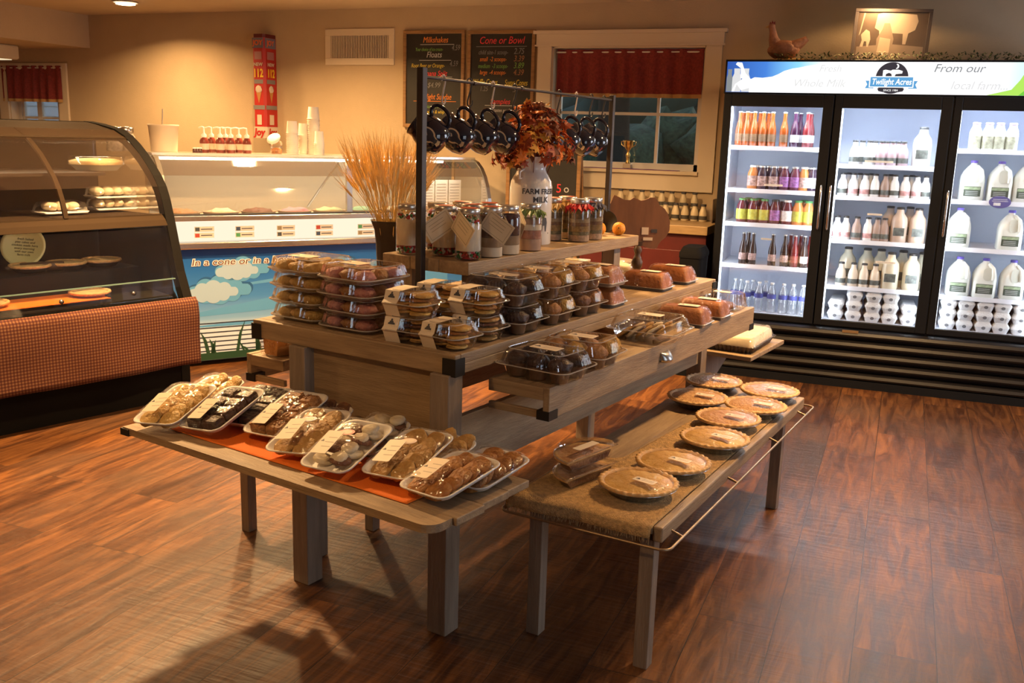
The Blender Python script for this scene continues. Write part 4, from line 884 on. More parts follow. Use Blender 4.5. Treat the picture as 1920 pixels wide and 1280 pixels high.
text('lettering', 'Fresh', .06, E_gl, t, (kp(1556, 132, -.02).x, Y-.0014, 2.02), shear=.28, **tl); text('lettering', 'Whole Milk', .066, E_gl, t, (kp(1534, 163, -.02).x, Y-.0014, 1.93), shear=.28, **tl)
# badge: dark disc, blue ribbon, name
zc = 1.965
flat([(lc+.094*math.cos(2*PI*k/48), zc+.002+.094*math.sin(2*PI*k/48)) for k in range(48)], 'badge_disc', E_dk, Y-.0004)
flat([(lc-.054, 1.972), (lc-.054, 2.012), (lc-.04, 2.016), (lc-.01, 2.01), (lc+.0, 2.016), (lc+.035, 2.016), (lc+.058, 2.008), (lc+.056, 1.994), (lc+.02, 1.99), (lc+.012, 1.972), (lc, 1.972), (lc-.005, 1.992), (lc-.02, 1.998), (lc-.036, 1.99), (lc-.038, 1.972)], 'badge_cow', E_w, Y-.001)
flat([(lc+.022+.013*math.cos(R_(a)), 2.036+.015*math.sin(R_(a))) for a in range(-110, 100, 15)]+[(lc+.018+.008*math.cos(R_(a)), 2.036+.011*math.sin(R_(a))) for a in range(90, -101, -15)], 'badge_moon', E_w, Y-.001)
flat([(lc-.150, 1.905), (lc-.10, 1.905), (lc-.10, 1.95), (lc-.150, 1.95), (lc-.138, 1.928)], 'ribbon_tail', E_bl, Y-.001); flat([(lc+.150, 1.905), (lc+.10, 1.905), (lc+.10, 1.95), (lc+.150, 1.95), (lc+.138, 1.928)], 'ribbon_tail', E_bl, Y-.001)
flat([(lc-.128, 1.910), (lc+.128, 1.910), (lc+.128, 1.977), (lc-.128, 1.977)], 'ribbon_border', E_w, Y-.0016); flat([(lc-.122, 1.915), (lc+.122, 1.915), (lc+.122, 1.972), (lc-.122, 1.972)], 'ribbon', E_bl, Y-.0022)
text('lettering', 'Twilight Acres', .05, E_w, t, (lc, Y-.003, 1.943), shear=.2, sx=.78, bold=.0008, **tl)
flat([(lc-.078, 1.905), (lc+.078, 1.905), (lc+.07, 1.888), (lc, 1.874), (lc-.07, 1.888)], 'badge_foot', E_dk, Y-.001); text('lettering', 'SINCE 1984', .017, E_w, t, (lc, Y-.002, 1.893), **tl)
# ---- on top of the cooler
KT = KH
M_hen = mat('hen_brown', (.36, .15, .07), .6, noise_amt=.3, nscale=20, bump=.5, bscale=60)
hp = kp(1468, 105, .25); t = thing('hen_figure', 'brown ceramic hen sitting on straw on top of the cooler', 'ornament', KF.w(hp.x, .25, KT+.03), KF.a)
b = MB(); b.blob((0, 0, .055), (.105, .06, .062), 3, 0, .05, 18, 12); b.tube([(-.045, 0, .07), (-.07, 0, .125), (-.078, 0, .17), (-.085, 0, .195)], [.048, .032, .022, .02], 14); b.blob((-.087, 0, .2), (.024, .018, .022), 5, 0, .03)
b.tube([(.06, 0, .07), (.11, 0, .1), (.145, 0, .125)], [.045, .03, .018], 12); b.build('body', M_hen, t)
MB().tube([(-.108, 0, .2), (-.128, 0, .194)], [.007, .001], 8).build('beak', mat('beak_yellow', (.5, .3, .08), .5), t)
cb = MB(); cb.prism([(-.105, .21), (-.1, .232), (-.092, .222), (-.085, .24), (-.078, .225), (-.068, .235), (-.066, .212)], -.004, .004, 'y'); cb.build('comb', mat('comb_red', (.22, .02, .02), .5), t)
for s_ in (-1, 1): MB().blob((.01, s_*.052, .062), (.06, .012, .035), 8, 0, .08).build('wing', M_hen, t)
b = MB(); rnd = random.Random(4)
for i in range(240):
    a = rnd.uniform(0, 2*PI); r = rnd.uniform(.0, 1)**.5; x, y = .15*r*math.cos(a)+.02, .10*r*math.sin(a); z = .03*(1-r*.6)*rnd.random(); an = rnd.uniform(0, PI); l = rnd.uniform(.02, .05)
    b.tube([(x-l*math.cos(an), y-l*math.sin(an), z), (x, y, z+.006), (x+l*math.cos(an), y+l*math.sin(an), z)], .0016, 3)
o = b.build('straw_nest', mat('straw', (.85, .55, .18), .8), None, KF.w(hp.x+.01, .25, KT+.002), KF.a); tag(o, 'loose golden straw under the brown hen on the cooler', 'straw', kind='stuff')
b = MB(); b2 = MB()
for i in range(900):
    x = rnd.uniform(.27, KW-.05); y = .16+.03*math.sin(x*8)+rnd.uniform(-.05, .05); z = rnd.uniform(.0, .05)+.0; a, e_ = rnd.uniform(0, 2*PI), rnd.uniform(-.2, 1.1); l = rnd.uniform(.018, .04); w_ = .006
    d = Vector((math.cos(a)*math.cos(e_), math.sin(a)*math.cos(e_), math.sin(e_)*.7)); s_ = Vector((-math.sin(a), math.cos(a), 0))*w_; p = Vector((x, y, z))
    b.add([tuple(p), tuple(p+d*l*.5+s_), tuple(p+d*l), tuple(p+d*l*.5-s_)], [(0, 1, 2, 3)])
b.tube([(x_*.04+.25, .16+.03*math.sin((x_*.04+.25)*8), .008) for x_ in range(44)], .004, 5)
o = b.build('garland', mat('garland_green', (.12, .14, .05), .8, noise_amt=.5, nscale=40), None, KF.w(0, 0, KT+.001), KF.a); tag(o, 'leafy green garland lying along the top of the cooler', 'garland', kind='stuff')
# framed photograph on an easel
c0 = kp(1590, 104, .34); c1 = kp(1736, 100, .34); c2 = kp(1600, 12, .34); Wd = c1.x-c0.x; H = c2.z-KT-.012
t = thing('framed_picture', 'dark framed sepia farm picture of a cow and figures, on top of the cooler', 'picture', KF.w(c0.x+.01, .34, KT+.012), (R_(-9), R_(1.5), KF.a))
f = .022; b = MB(); b.box(0, Wd, 0, .02, 0, f); b.box(0, Wd, 0, .02, H-f, H); b.box(0, f, 0, .02, f, H-f); b.box(Wd-f, Wd, 0, .02, f, H-f); b.build('frame', mat('picture_frame', (.05, .035, .03), .5), t, bevel=.002)
M_sep = [mat('sepia_%d' % i, c, .5) for i, c in enumerate(((.13, .085, .055), (.36, .27, .19), (.62, .50, .36), (.22, .15, .10)))]
MB().box(f, Wd-f, .008, .012, f, H-f).build('photo', M_sep[0], t)
pf = lambda pts, m_, nm, y=.0075: MB().prism([(Wd*u, H*v) for u, v in pts], y-.0003, y, 'y').build(nm, m_, t)
pf([(.07, .1), (.93, .1), (.93, .32), (.5, .36), (.07, .30)], M_sep[1], 'ground_art'); pf([(.1, .55), (.14, .92), (.12, .92), (.08, .5)], M_sep[2], 'post_art', .0065)
pf([(.30, .9), (.36, .93), (.6, .92), (.8, .9), (.83, .78), (.8, .62), (.72, .56), (.7, .36), (.66, .36), (.65, .55), (.5, .56), (.42, .6), (.40, .4), (.36, .4), (.34, .6), (.28, .65)], M_sep[2], 'cow_art', .0068)
pf([(.33, .16), (.52, .16), (.54, .45), (.5, .62), (.47, .74), (.40, .74), (.38, .62), (.32, .45)], M_sep[1], 'seated_figure_art', .0058); pf([(.34, .2), (.5, .2), (.5, .45), (.36, .48)], M_sep[2], 'apron_art', .0052)
pf([(.11, .3), (.13, .42), (.11, .52), (.17, .62), (.22, .58), (.24, .44), (.22, .3), (.20, .3), (.19, .4), (.16, .4), (.15, .3)], M_sep[2], 'small_figure_art', .0058)
MB().box(f, Wd-f, .003, .0045, f, H-f).build('glazing', clear('picture_glass', base=.03, edge=.5, rough=.03), t)
t = thing('easel', 'cream scrolled wire easel holding the framed picture on the cooler', 'easel', KF.w(c0.x+Wd*.44, .30, KT+.002), KF.a); b = MB()
def spiral(cx, cz, s, r0=.022): return [(cx+s*r0*(1-k/16)*math.cos(k*.62+PI), -.02, cz+r0*(1-k/16)*math.sin(k*.62+PI)) for k in range(13)]
for s_ in (-1, 1):
    b.tube(spiral(s_*.062, .045, s_), .0032, 6); b.tube([(s_*.084, -.02, .045), (s_*.07, -.02, .022), (s_*.03, -.02, .026), (0, -.02, .05)], .0035, 6); b.tube(spiral(s_*.018, .062, -s_, .016), .003, 6)
    b.tube([(s_*.085, -.02, .014), (s_*.085, -.022, .0)], .0035, 6)
b.tube([(-.088, -.02, .014), (.088, -.02, .014)], .0035, 6); b.tube([(0, -.02, .014), (0, .18, .16)], .003, 6); b.build('scrollwork', mat('cream_iron', (.62, .50, .32), .5), t)
# ================================================================ RED CABINET BY THE WINDOW
rx1 = wat(1327, 430, .58).x; t = thing('red_cabinet', 'dark red cabinet with a wooden top under the window', 'cabinet', (rx1, WALLY-.63, 0)); CW = rx1-wat(1088, 372, .5).x-.05; t.location.x = rx1-CW
M_rc = mat('cabinet_red', (.11, .012, .010), .5, noise_amt=.2, nscale=5); CZ = wat(1300, 423, .6).z
MB().box(0, CW, .02, .62, .06, CZ-.06).build('body', M_rc, t, bevel=.003); MB().box(-.015, CW+.01, -.01, .62, CZ-.06, CZ).build('counter_top', mat('butcher_block', (.42, .28, .13), .45, noise_amt=.2, nscale=6, stretch=(1, 8, 8)), t, bevel=.004)
for i in range(2):
    for j in range(3):
        o = MB().box(.03+i*(CW-.03)/2, (i+1)*(CW-.03)/2, -.0, .019, .10+j*.245, .315+j*.245).build('drawer', M_rc, t, bevel=.004); MB().lathe([(.006, 0), (.006, .014), (.014, .02), (.013, .03), (.001, .033)], 12).build('knob', M_iron, o, ((CW-.03)*(.27+i*.5), 0, .21+j*.245), (R_(90), 0, 0))
# black waste bin between cabinet and cooler
t = thing('waste_bin', 'tall black bin standing between the red cabinet and the cooler', 'bin', (-1.262, 6.33, 0)); M_bin = mat('bin_black', (.008, .008, .009), .8, spec=.1); MB().loft([rrect(.12, .22, .03, 0), rrect(.15, .26, .03, .80)], cap1=False).build('bin', M_bin, t); MB().loft([rrect(.158, .268, .03, .80), rrect(.158, .268, .03, .83), rrect(.12, .22, .03, .87)]).build('lid', M_bin, t)
# ================================================================ FOOD AND GOODS
def T3(x, y, z=TZ): return TF.w(x, y, z)
M_film = clear('cling_film', base=.035, edge=.28, rough=.07)
def add_bump(m, scale, strength):
    t = m.node_tree; n = t.nodes.new('ShaderNodeTexNoise'); n.inputs['Scale'].default_value = scale; n.inputs['Detail'].default_value = 3
    tc = t.nodes.new('ShaderNodeTexCoord'); t.links.new(tc.outputs['Object'], n.inputs['Vector'])
    b = t.nodes.new('ShaderNodeBump'); b.inputs['Strength'].default_value = strength; b.inputs['Distance'].default_value = .012; t.links.new(n.outputs[0], b.inputs['Height'])
    for nd in t.nodes:
        if nd.type == 'BSDF_GLOSSY': t.links.new(b.outputs[0], nd.inputs['Normal'])
add_bump(M_film, 26, 1.0)
M_pl = clear('clear_plastic', base=.075, edge=.45, rough=.06); add_bump(M_pl, 14, .35)
M_rim = clear('rim_highlight', base=.12, edge=.6, rough=.1, milky=.42, mcol=(.9, .86, .8))  # milky tone paints bright highlight lines along box rims and lid edges
def ring(W, L, r, z, h=.0022, d=.007):
    return MB().loft([rrect(W-d, L-d, r, z), rrect(W, L, r, z), rrect(W, L, r, z+h), rrect(W-d, L-d, r, z+h)], smooth=False, cap0=False, cap1=False)
M_plm = clear('frosted_plastic', base=.07, edge=.7, rough=.12, milky=.16, mcol=(.9, .85, .78))
M_stk = mat('sticker_cream', (.78, .66, .50), .55); M_ink = mat('sticker_ink', (.06, .06, .07), .6); M_inkl = mat('sticker_print', (.45, .38, .30), .6)
M_foam = mat('foam_white', (.78, .74, .68), .55)
def food(nm, c, c2, ns=30, rough=.55, bump=.8, bs=70): return mat(nm, c, rough, col2=c2, nscale=ns, bump=bump, bscale=bs)
M_sugar = food('sugar_cookie', (.66, .44, .14), (.50, .29, .07)); M_choc = food('chocolate_cake', (.07, .028, .018), (.022, .008, .006), rough=.35)
M_nut = food('nut_bar', (.52, .26, .08), (.16, .05, .015), 60); M_chip = food('chip_cookie', (.55, .34, .11), (.40, .20, .05), 22); M_oat = food('oat_cookie', (.48, .22, .05), (.28, .10, .02), 40)
M_icing = food('white_icing', (.74, .66, .48), (.62, .50, .32), 14, bump=.3); M_brownie = food('ginger_brown', (.22, .09, .035), (.12, .04, .015), 30)
M_pink = food('pink_sprinkle', (.62, .30, .24), (.42, .14, .14), 45); M_muf = food('orange_muffin', (.50, .24, .07), (.28, .11, .03), 25); M_yel = food('yellow_muffin', (.68, .44, .12), (.50, .26, .05), 20)
M_loafc = food('loaf_crust', (.42, .15, .035), (.20, .055, .012), 12, .5, .6, 40)
def logo(par, x, y, z, s, rot=(0, 0, 0)):
    pts = [(-.5, -.3), (.5, -.3), (.46, -.1), (.25, -.02), (.26, .12), (.1, .16), (.16, .34), (0, .42), (-.14, .33), (-.1, .16), (-.28, .1), (-.3, -.05), (-.46, -.12)]
    return MB().prism([(u*s, v*s) for u, v in pts], 0, .0003, 'z').build('logo', M_ink, par, (x, y, z), rot)
def sticker(par, x, y, z, w_, h, rot=(0, 0, 0), oval=None, d=1):
    s = MB().loft([rrect(w_, h, .004, 0, 3), rrect(w_, h, .004, .0006, 3)], smooth=False).build('sticker', M_stk, par, (x, y, z), rot)
    if d:
        b = MB()
        for k in range(3): b.box(-.12*w_, .42*w_, -.22*h+k*.2*h, -.2*h+k*.2*h+.0009, .0006, .0008)
        b.build('printing', M_inkl, s); logo(s, -.32*w_, .05*h, .0006, min(h*.42, w_*.22), (0, 0, 0))
    return s
# -- foam cookie tray ------------------------------------------------------
def tray_base(t, L=.255, W=.175, m=M_foam):
    secs = [rrect(W-.045, L-.045, .03, 0, 4), rrect(W-.008, L-.008, .034, .019, 4), rrect(W, L, .036, .021, 4), rrect(W-.004, L-.004, .034, .0235, 4), rrect(W-.016, L-.016, .030, .021, 4), rrect(W-.048, L-.048, .026, .004, 4)]
    return MB().loft(secs).build('foam_tray', m, t)
def film(t, L=.255, W=.175, h=.045, seed=0):
    secs = []; 
    for k, (f, z) in enumerate(((1.0, .0225), (.95, .030), (.86, .8*h), (.7, h), (.4, h+.004), (.1, h+.003))):
        r = rrect(W*f, L*f, .036*f, z, 7)
        if k: r = [(x, y, z_+.006*noise.noise(Vector((x*38+seed, y*38, 0)))) for x, y, z_ in r]
        secs.append(r)
    return MB().loft(secs, cap0=False).build('cling_film', M_film, t)
KINDS = dict(sugar=(M_sugar, M_sugar, .036, .009), choc=(M_choc, M_choc, .04, .016), nut=(M_nut, M_nut, .034, .014), chip=(M_chip, M_chip, .037, .01), oat=(M_oat, M_oat, .034, .014), bun=(M_brownie, M_icing, .030, .018), brown=(M_brownie, M_brownie, .032, .012))
def cookie_tray(kind, seed, label, stk=True, oval=None, L=.255, W=.175, tray_m=None):
    t = thing('cookie_tray', label, 'cookie tray', group='wrapped cookie trays on the front leaf'); tray_base(t, L, W, tray_m or M_foam)
    ma, mb_, r, h = KINDS[kind]; rnd = random.Random(seed)
    if kind in ('choc', 'nut'):   # one slab of squares
        for i in range(2):
            for j in range(4):
                b = MB(); cx, cy = (i-.5)*.064+rnd.uniform(-.002, .002), (j-1.5)*.052; z = .006
                b.M = Matrix.Translation((cx, cy, z)) @ Matrix.Rotation(rnd.uniform(-.1, .1), 4, 'Y')
                sec = []
                for zz, f in ((0, 1), (.015, 1.0), (.024, .93), (.028, .7)): sec.append([(x, y, z_+.003*noise.noise(Vector((x*90+i*5, y*90+j*7, zz*50))) if zz > .01 else z_) for x, y, z_ in rrect(.062*f, .051*f, .010*f, zz, 3)])
                b.loft(sec); 
                if kind == 'nut':
                    for q in range(7): b.blob((rnd.uniform(-.026, .026), rnd.uniform(-.02, .02), .027), rnd.uniform(.004, .007), q, 0, .2, 6, 4)
                b.build('brownie_square' if kind == 'choc' else 'nut_bar', ma, t)
        top = .038
    elif kind == 'bun':
        for i in range(2):
            for j in range(4):
                b = MB().disc(((i-.5)*.062, (j-1.5)*.05, .010+.008*((i+j) % 2)), .031, .016, seed+i*7+j, 14, 0, (rnd.uniform(-.5, -.25), .2)); b.build('cookie', (ma, mb_)[(i+j+seed) % 2], t)
                if i: MB().blob(((i-.5)*.062, (j-1.5)*.05, .034), (.026, .024, .012), j+seed, 0, .08).build('icing_dollop', mb_, t)
        top = .05
    else:
        k = 0
        for i in range(2):
            for j in range(5):
                k += 1; MB().disc(((i-.5)*.066+rnd.uniform(-.004, .004), (j-2)*.040, .010+.004*j*0+rnd.uniform(0, .004)), r+rnd.uniform(-.002, .003), h, seed*13+k, 16, 0, (rnd.uniform(.28, .5), rnd.uniform(-.12, .12)), .2).build('cookie', ma if k % 3 else mb_, t)
        top = .045
    film(t, L, W, top+.004, seed)
    if stk:
        sticker(t, -.022, -L*.2, top+.0105, .058, .098, (R_(7), R_(-6), R_(0)))
        if oval: 
            o = MB().lathe([(.02, 0), (.02, .0006)], 24).build('oval_sticker', mat('oval_'+oval, dict(red=(.62, .12, .08), purple=(.16, .05, .18), white=(.72, .55, .45))[oval], .5), t, (.005, -L*.0+.005, top+.0125), (0, 0, .2)); o.scale = (1.25, .75, 1)
            MB().lathe([(.014, .0006), (.014, .0009)], 20).build('oval_print', M_stk, o)
    return t
def lay(t, pA, pB, pC, z0, z1, L=.255, W=.175, lift=0):
    """stand a tray on its front edge (photo corners A, B) with the rear corner C raised to height z1"""
    A, B, C = at(*pA, z0), at(*pB, z0), at(*pC, z1); F_ = (A+B)/2; yv = (C-B).normalized(); xv = (B-A); xv = (xv-yv*xv.dot(yv)).normalized(); zv = xv.cross(yv)
    o = F_+yv*(L/2-.008)-zv*.0
    M = Matrix.Translation(o) @ Matrix(((xv.x, yv.x, zv.x, 0), (xv.y, yv.y, zv.y, 0), (xv.z, yv.z, zv.z, 0), (0, 0, 0, 1)))
    t.location = M.to_translation(); t.rotation_euler = M.to_euler(); t.location.z += lift
tr = [('sugar', 1, 'leftmost cookie tray on the leaf, pale sugar cookies', (262, 795), (318, 812), (402, 740), None), ('choc', 2, 'front tray of dark chocolate brownies with a white sticker', (343, 803), (402, 824), (485, 757), None),
      ('nut', 3, 'tray of nutty brown bars, sticker askew, next to the brownies', (466, 815), (520, 832), (600, 765), None), ('chip', 4, 'tray of pale chip cookies with a purple oval sticker', (512, 848), (572, 868), (655, 785), 'purple'),
      ('bun', 5, 'tray of brown and white iced cookies with a red oval sticker', (574, 880), (638, 899), (726, 818), 'red'), ('chip', 6, 'tray of golden cookies with a spotted oval sticker, right of centre', (694, 893), (752, 913), (847, 823), 'white'),
      ('oat', 7, 'right front tray of orange-brown oat cookies overhanging the orange cloth', (752, 920), (828, 952), (922, 893), None)]
for k, (kd, sd_, lb, a_, b_, c_, ov) in enumerate(tr):
    t = cookie_tray(kd, sd_, lb, True, ov); lay(t, a_, b_, c_, .626, .690 if k < 6 else .655)
def lie(t, x, y, rot=0, tilt=0, z=None): t.location = T3(x, y, LFz+.002 if z is None else z); t.rotation_euler = (tilt, 0, TF.a+R_(rot))
RL = dict(L=.195, W=.165)
t = cookie_tray('oat', 17, 'rearmost right tray of orange-brown oat cookies at the right end of the leaf', False, L=.24); lie(t, .205, -.135, -4, R_(7), LFz+.016)
t = cookie_tray('choc', 12, 'second brownie tray, lying just behind the front brownie tray', False); lay(t, (425, 800), (455, 806), (523, 752), .622, .668)
t = cookie_tray('choc', 13, 'third brownie tray with a pale label, beside the left table leg', True, **RL); lie(t, -.735, -.125, 2, R_(17), LFz+.031)
t = cookie_tray('sugar', 14, 'rear tray of pale sugar cookies behind the leftmost tray', False, L=.21); lie(t, -.955, -.115, 3, R_(16), LFz+.032)
t = cookie_tray('brown', 15, 'rear tray of plain brown cookies against the table panel', False, **RL); lie(t, -.43, -.125, 1, R_(18), LFz+.033)
t = cookie_tray('bun', 16, 'rear tray of white iced cookies against the table panel', False, **RL); lie(t, -.20, -.125, -2, R_(17), LFz+.031)
t = cookie_tray('chip', 18, 'rear tray of mottled chip cookies by the right table leg', False, L=.2, W=.16); lie(t, .045, -.130, -3, R_(14), LFz+.027)
# -- stacked cookie boxes --------------------------------------------------
def ribbed(sx, sy, r, z, amp=.0016, n=112):
    base = rrect(sx, sy, r, z, 8); P = [Vector(p) for p in base]; L_ = [(P[(i+1) % len(P)]-P[i]).length for i in range(len(P))]; tot = sum(L_); out = []; i = 0; acc = 0
    for k in range(n):
        d = tot*k/n
        while acc+L_[i] < d: acc += L_[i]; i += 1
        p = P[i].lerp(P[(i+1) % len(P)], (d-acc)/L_[i]); s = 1+(amp if k % 2 else -amp)*2/max(sx, sy)*2; out.append((p.x*s, p.y*s, z))
    return out
def cookie_box(ma, mb_, seed, W=.235, L=.24, H=.052, milky=M_plm):
    t = thing('cookie_box', 'x', 'cookie box'); 
    MB().loft([rrect(W*.84, L*.84, .03, 0), rrect(W*.97, L*.97, .04, .010), rrect(W, L, .042, .012), rrect(W, L, .042, .015), rrect(W*.96, L*.96, .04, .0145), rrect(W*.83, L*.83, .03, .004)]).build('base', M_plm, t)
    ring(W+.003, L+.003, .042, .0125, .003, .01).build('rim', M_rim, t); ring(W*.84, L*.84, .034, H-.0015, .0015, .005).build('lid_edge_highlight', M_rim, t)
    rnd = random.Random(seed)
    for i in range(3):
        for j in range(3): MB().blob(((i-1)*.062, (j-1)*.064, .021), (.037, .038, .020), seed*9+i*3+j, 0, .1, 12, 7).build('cookie', (ma, mb_)[(i+j) % 2], t)
    MB().loft([ribbed(W*.985, L*.985, .04, .0155, .0003), ribbed(W*.93, L*.93, .04, .018, .0018), ribbed(W*.86, L*.86, .036, H-.003, .0018), ribbed(W*.82, L*.82, .034, H-.0008, .0006)], smooth=False, cap0=False).build('lid', M_pl, t)
    return t
ca = cookie_box(M_sugar, M_yel, 1); cbx = cookie_box(M_pink, M_muf, 2)
order = ['bottom', 'second from bottom', 'third from bottom', 'top']
for k in range(4):
    place(ca, T3(-.735+(.004, -.003, .002, -.006)[k], .17, TZ+.001+k*.0535), TF.a+R_((0, 1, -1, 2)[k]), 'clear box of pale cookies, %s in the left stack' % order[k], 'left stack of cookie boxes')
    place(cbx, T3(-.488+(.002, .006, -.004, 0)[k], .15, TZ+.001+k*.0535), TF.a+R_((1, -1, 1, -2)[k]), 'clear box of pink sprinkled cookies, %s in its stack' % order[k], 'stack of pink cookie boxes')
# stickers belong to the two top boxes only
def top_of(lbl): return [o for o in SC.collection.objects if o.get('label') == lbl][0]
sticker(top_of('clear box of pale cookies, top in the left stack'), -.02, -.02, .0525, .10, .06); sticker(top_of('clear box of pink sprinkled cookies, top in its stack'), -.03, -.01, .0525, .09, .06)
# -- small hinged packs of sandwich cookies with a paper band ---------------
def cookie_pack(ma, mb_, seed):
    t = thing('cookie_pack', 'x', 'cookie pack'); W, L = .15, .145
    MB().loft([rrect(W*.72, L*.72, .02, 0), rrect(W*.94, L*.94, .03, .038), rrect(W+.008, L+.008, .03, .040), rrect(W+.008, L+.008, .03, .042)], cap1=False).build('base', M_pl, t)
    ring(W+.011, L+.011, .03, .0415, .0025, .008).build('rim', M_rim, t); ring(W*.74, L*.74, .022, .0795, .0015, .004).build('lid_edge_highlight', M_rim, t)
    MB().loft([ribbed(W*.96, L*.96, .03, .0445, .0002), ribbed(W*.88, L*.88, .028, .052, .0016), ribbed(W*.76, L*.76, .024, .078, .0016), ribbed(W*.7, L*.7, .02, .081, .0004)], smooth=False, cap0=False).build('lid', M_pl, t)
    rnd = random.Random(seed)
    for i in range(2):
        for k in range(5):
            MB().disc(((i-.5)*.062+rnd.uniform(-.003, .003), rnd.uniform(-.004, .004)-.004, .004+k*.0145), .036-(.002 if k in (0,) else 0), .011, seed*11+i*5+k, 16, 0, (rnd.uniform(-.08, .08), rnd.uniform(-.1, .1)), .08).build('cookie', (ma, mb_)[(k) % 2], t)
    # band wraps over the left third
    prof = [(-L*.36, .0015), (-L*.475, .037), (-L*.52, .0425), (-L*.44, .052), (-L*.38, .080), (L*.0, .0835), (L*.3, .083)]
    vs = [(x, y-.002, z) for x in (-.068, -.012) for y, z in prof]; n = len(prof); vs += [(x, y+.0, z-.0012) for x, y, z in vs]
    fs = [(i, n+i, n+i+1, i+1) for i in range(n-1)]+[(2*n+i, 2*n+i+1, 3*n+i+1, 3*n+i) for i in range(n-1)]
    bd = MB().add(vs, fs, 0).build('paper_band', M_stk, t)
    a_ = math.atan2(.028, .0087); logo(bd, -.04, -L*.42-.0012, .066, .026, (a_, 0, 0)); MB().box(-.06, -.022, 0, .0012, 0, .0004).build('printing', M_inkl, bd, (0, -L*.44-.001, .053), (a_, 0, 0))
    return t
pk1 = cookie_pack(M_chip, M_brownie, 1); pk2 = cookie_pack(M_yel, M_oat, 2); GP = 'banded packs of sandwich cookies'
place(pk1, T3(-.225, .085), TF.a+R_(4), 'brown-filled cookie pack with a plain band, bottom left of the banded packs', GP)
place(pk2, T3(-.222, .083, TZ+.084), TF.a+R_(1), 'golden cookie pack with a logo band, on top of the left pair', GP)
place(pk1, T3(-.235, .262), TF.a-R_(3), 'lower cookie pack at the rear, mostly hidden behind the banded packs', GP)
place(pk2, T3(-.24, .262, TZ+.084), TF.a+R_(3), 'upper cookie pack at the rear with a logo band, below the tier', GP)
place(pk1, T3(-.085, .25), TF.a+R_(2), 'lower cookie pack of the right pair, band facing half away', GP)
place(pk2, T3(-.09, .248, TZ+.084), TF.a-R_(2), 'golden cookie pack with a logo band, on top of the right pair', GP)
place(pk2, T3(-.08, .088), TF.a-R_(4), 'single golden cookie pack with a logo band, foremost at the table corner', GP)
# -- muffin clamshells -----------------------------------------------------
def muffin_box(ms, seed, W=.245, L=.195, stk=True, cookies=False):
    t = thing('muffin_box', 'x', 'muffin box')
    MB().loft([rrect(W*.78, L*.76, .02, 0), rrect(W*.9, L*.88, .03, .04), rrect(W+.01, L+.01, .03, .042), rrect(W+.01, L+.01, .03, .0445)], cap1=False).build('base', M_pl, t)
    MB().loft([ribbed(W+.008, L+.008, .03, .0452, .0002), ribbed(W*.93, L*.92, .03, .048, .0018), ribbed(W*.86, L*.84, .03, .078, .0018), ribbed(W*.78, L*.75, .026, .091, .0012), ribbed(W*.74, L*.7, .024, .0925, .0003)], smooth=False, cap0=False).build('lid', M_pl, t)
    ring(W+.013, L+.013, .03, .0435).build('rim', M_rim, t); ring(W*.80, L*.77, .026, .0905, .002, .004).build('lid_edge_highlight', M_rim, t)
    rnd = random.Random(seed)
    if cookies:
        for i in range(5):
            for j in range(2): MB().disc(((i-2)*.038, (j-.5)*.08, .018+.006*i), .042, .014, seed+i*3+j, 16, 0, (rnd.uniform(-.1, .1), R_(-38)), .16).build('cookie', ms[(i+j) % 2], t)
    else:
        for i in range(3):
            for j in range(2):
                c = ((i-1)*.074, (j-.5)*.082); MB().lathe([(.024, .003), (.033, .045)], 18, 0, (c[0], c[1], 0), cap1=False).build('muffin_cup', mat('muffin_paper', (.16, .08, .04), .6), t) ; MB().blob((c[0], c[1], .054), (.037, .038, .026), seed*7+i*2+j, 0, .1, 14, 8).build('muffin', ms[(i+j) % len(ms)], t)
    if stk: sticker(t, .0, .0, .0932, .095, .05, (0, 0, 0))
    return t
mc = muffin_box([M_choc], 1); mo = muffin_box([M_muf, M_yel], 2); mck = muffin_box([M_chip, M_icing], 3, .27, .23, True, True)
GM = 'muffin boxes stacked on the table edge'; mr_ = muffin_box([M_brownie, M_muf], 4)
place(mc, T3(-.112, .435), TF.a+R_(2), 'chocolate muffin box, bottom of the stack beside the banded packs', GM); place(mc, T3(-.116, .43, TZ+.094), TF.a-R_(1), 'chocolate muffin box with a sticker, top of the stack beside the banded packs', GM)
place(mo, T3(-.112, .655), TF.a+R_(1), 'orange muffin box, bottom of the middle muffin stack', GM); place(mo, T3(-.116, .65, TZ+.094), TF.a+R_(2), 'orange muffin box, top of the middle muffin stack', GM)
place(mr_, T3(-.112, .87), TF.a, 'dark fruit muffin box, bottom of the farthest muffin stack', GM); place(mo, T3(-.116, .868, TZ+.094), TF.a-R_(2), 'yellow muffin box, top of the farthest muffin stack', GM)
GS = 'muffin boxes on the pull-out shelf'
place(mc, T3(.136, .30, .811), TF.a-R_(2), 'large chocolate muffin box at the near corner of the pull-out shelf', GS, (1.06, 1.05, 1)); place(mo, T3(.134, .54, .811), TF.a+R_(3), 'yellow muffin box behind the chocolate one on the pull-out shelf', GS, (1, 1.05, 1))
place(mck, T3(.144, 1.06, .811), TF.a+R_(2), 'clear box of iced cookies standing alone midway along the pull-out shelf')
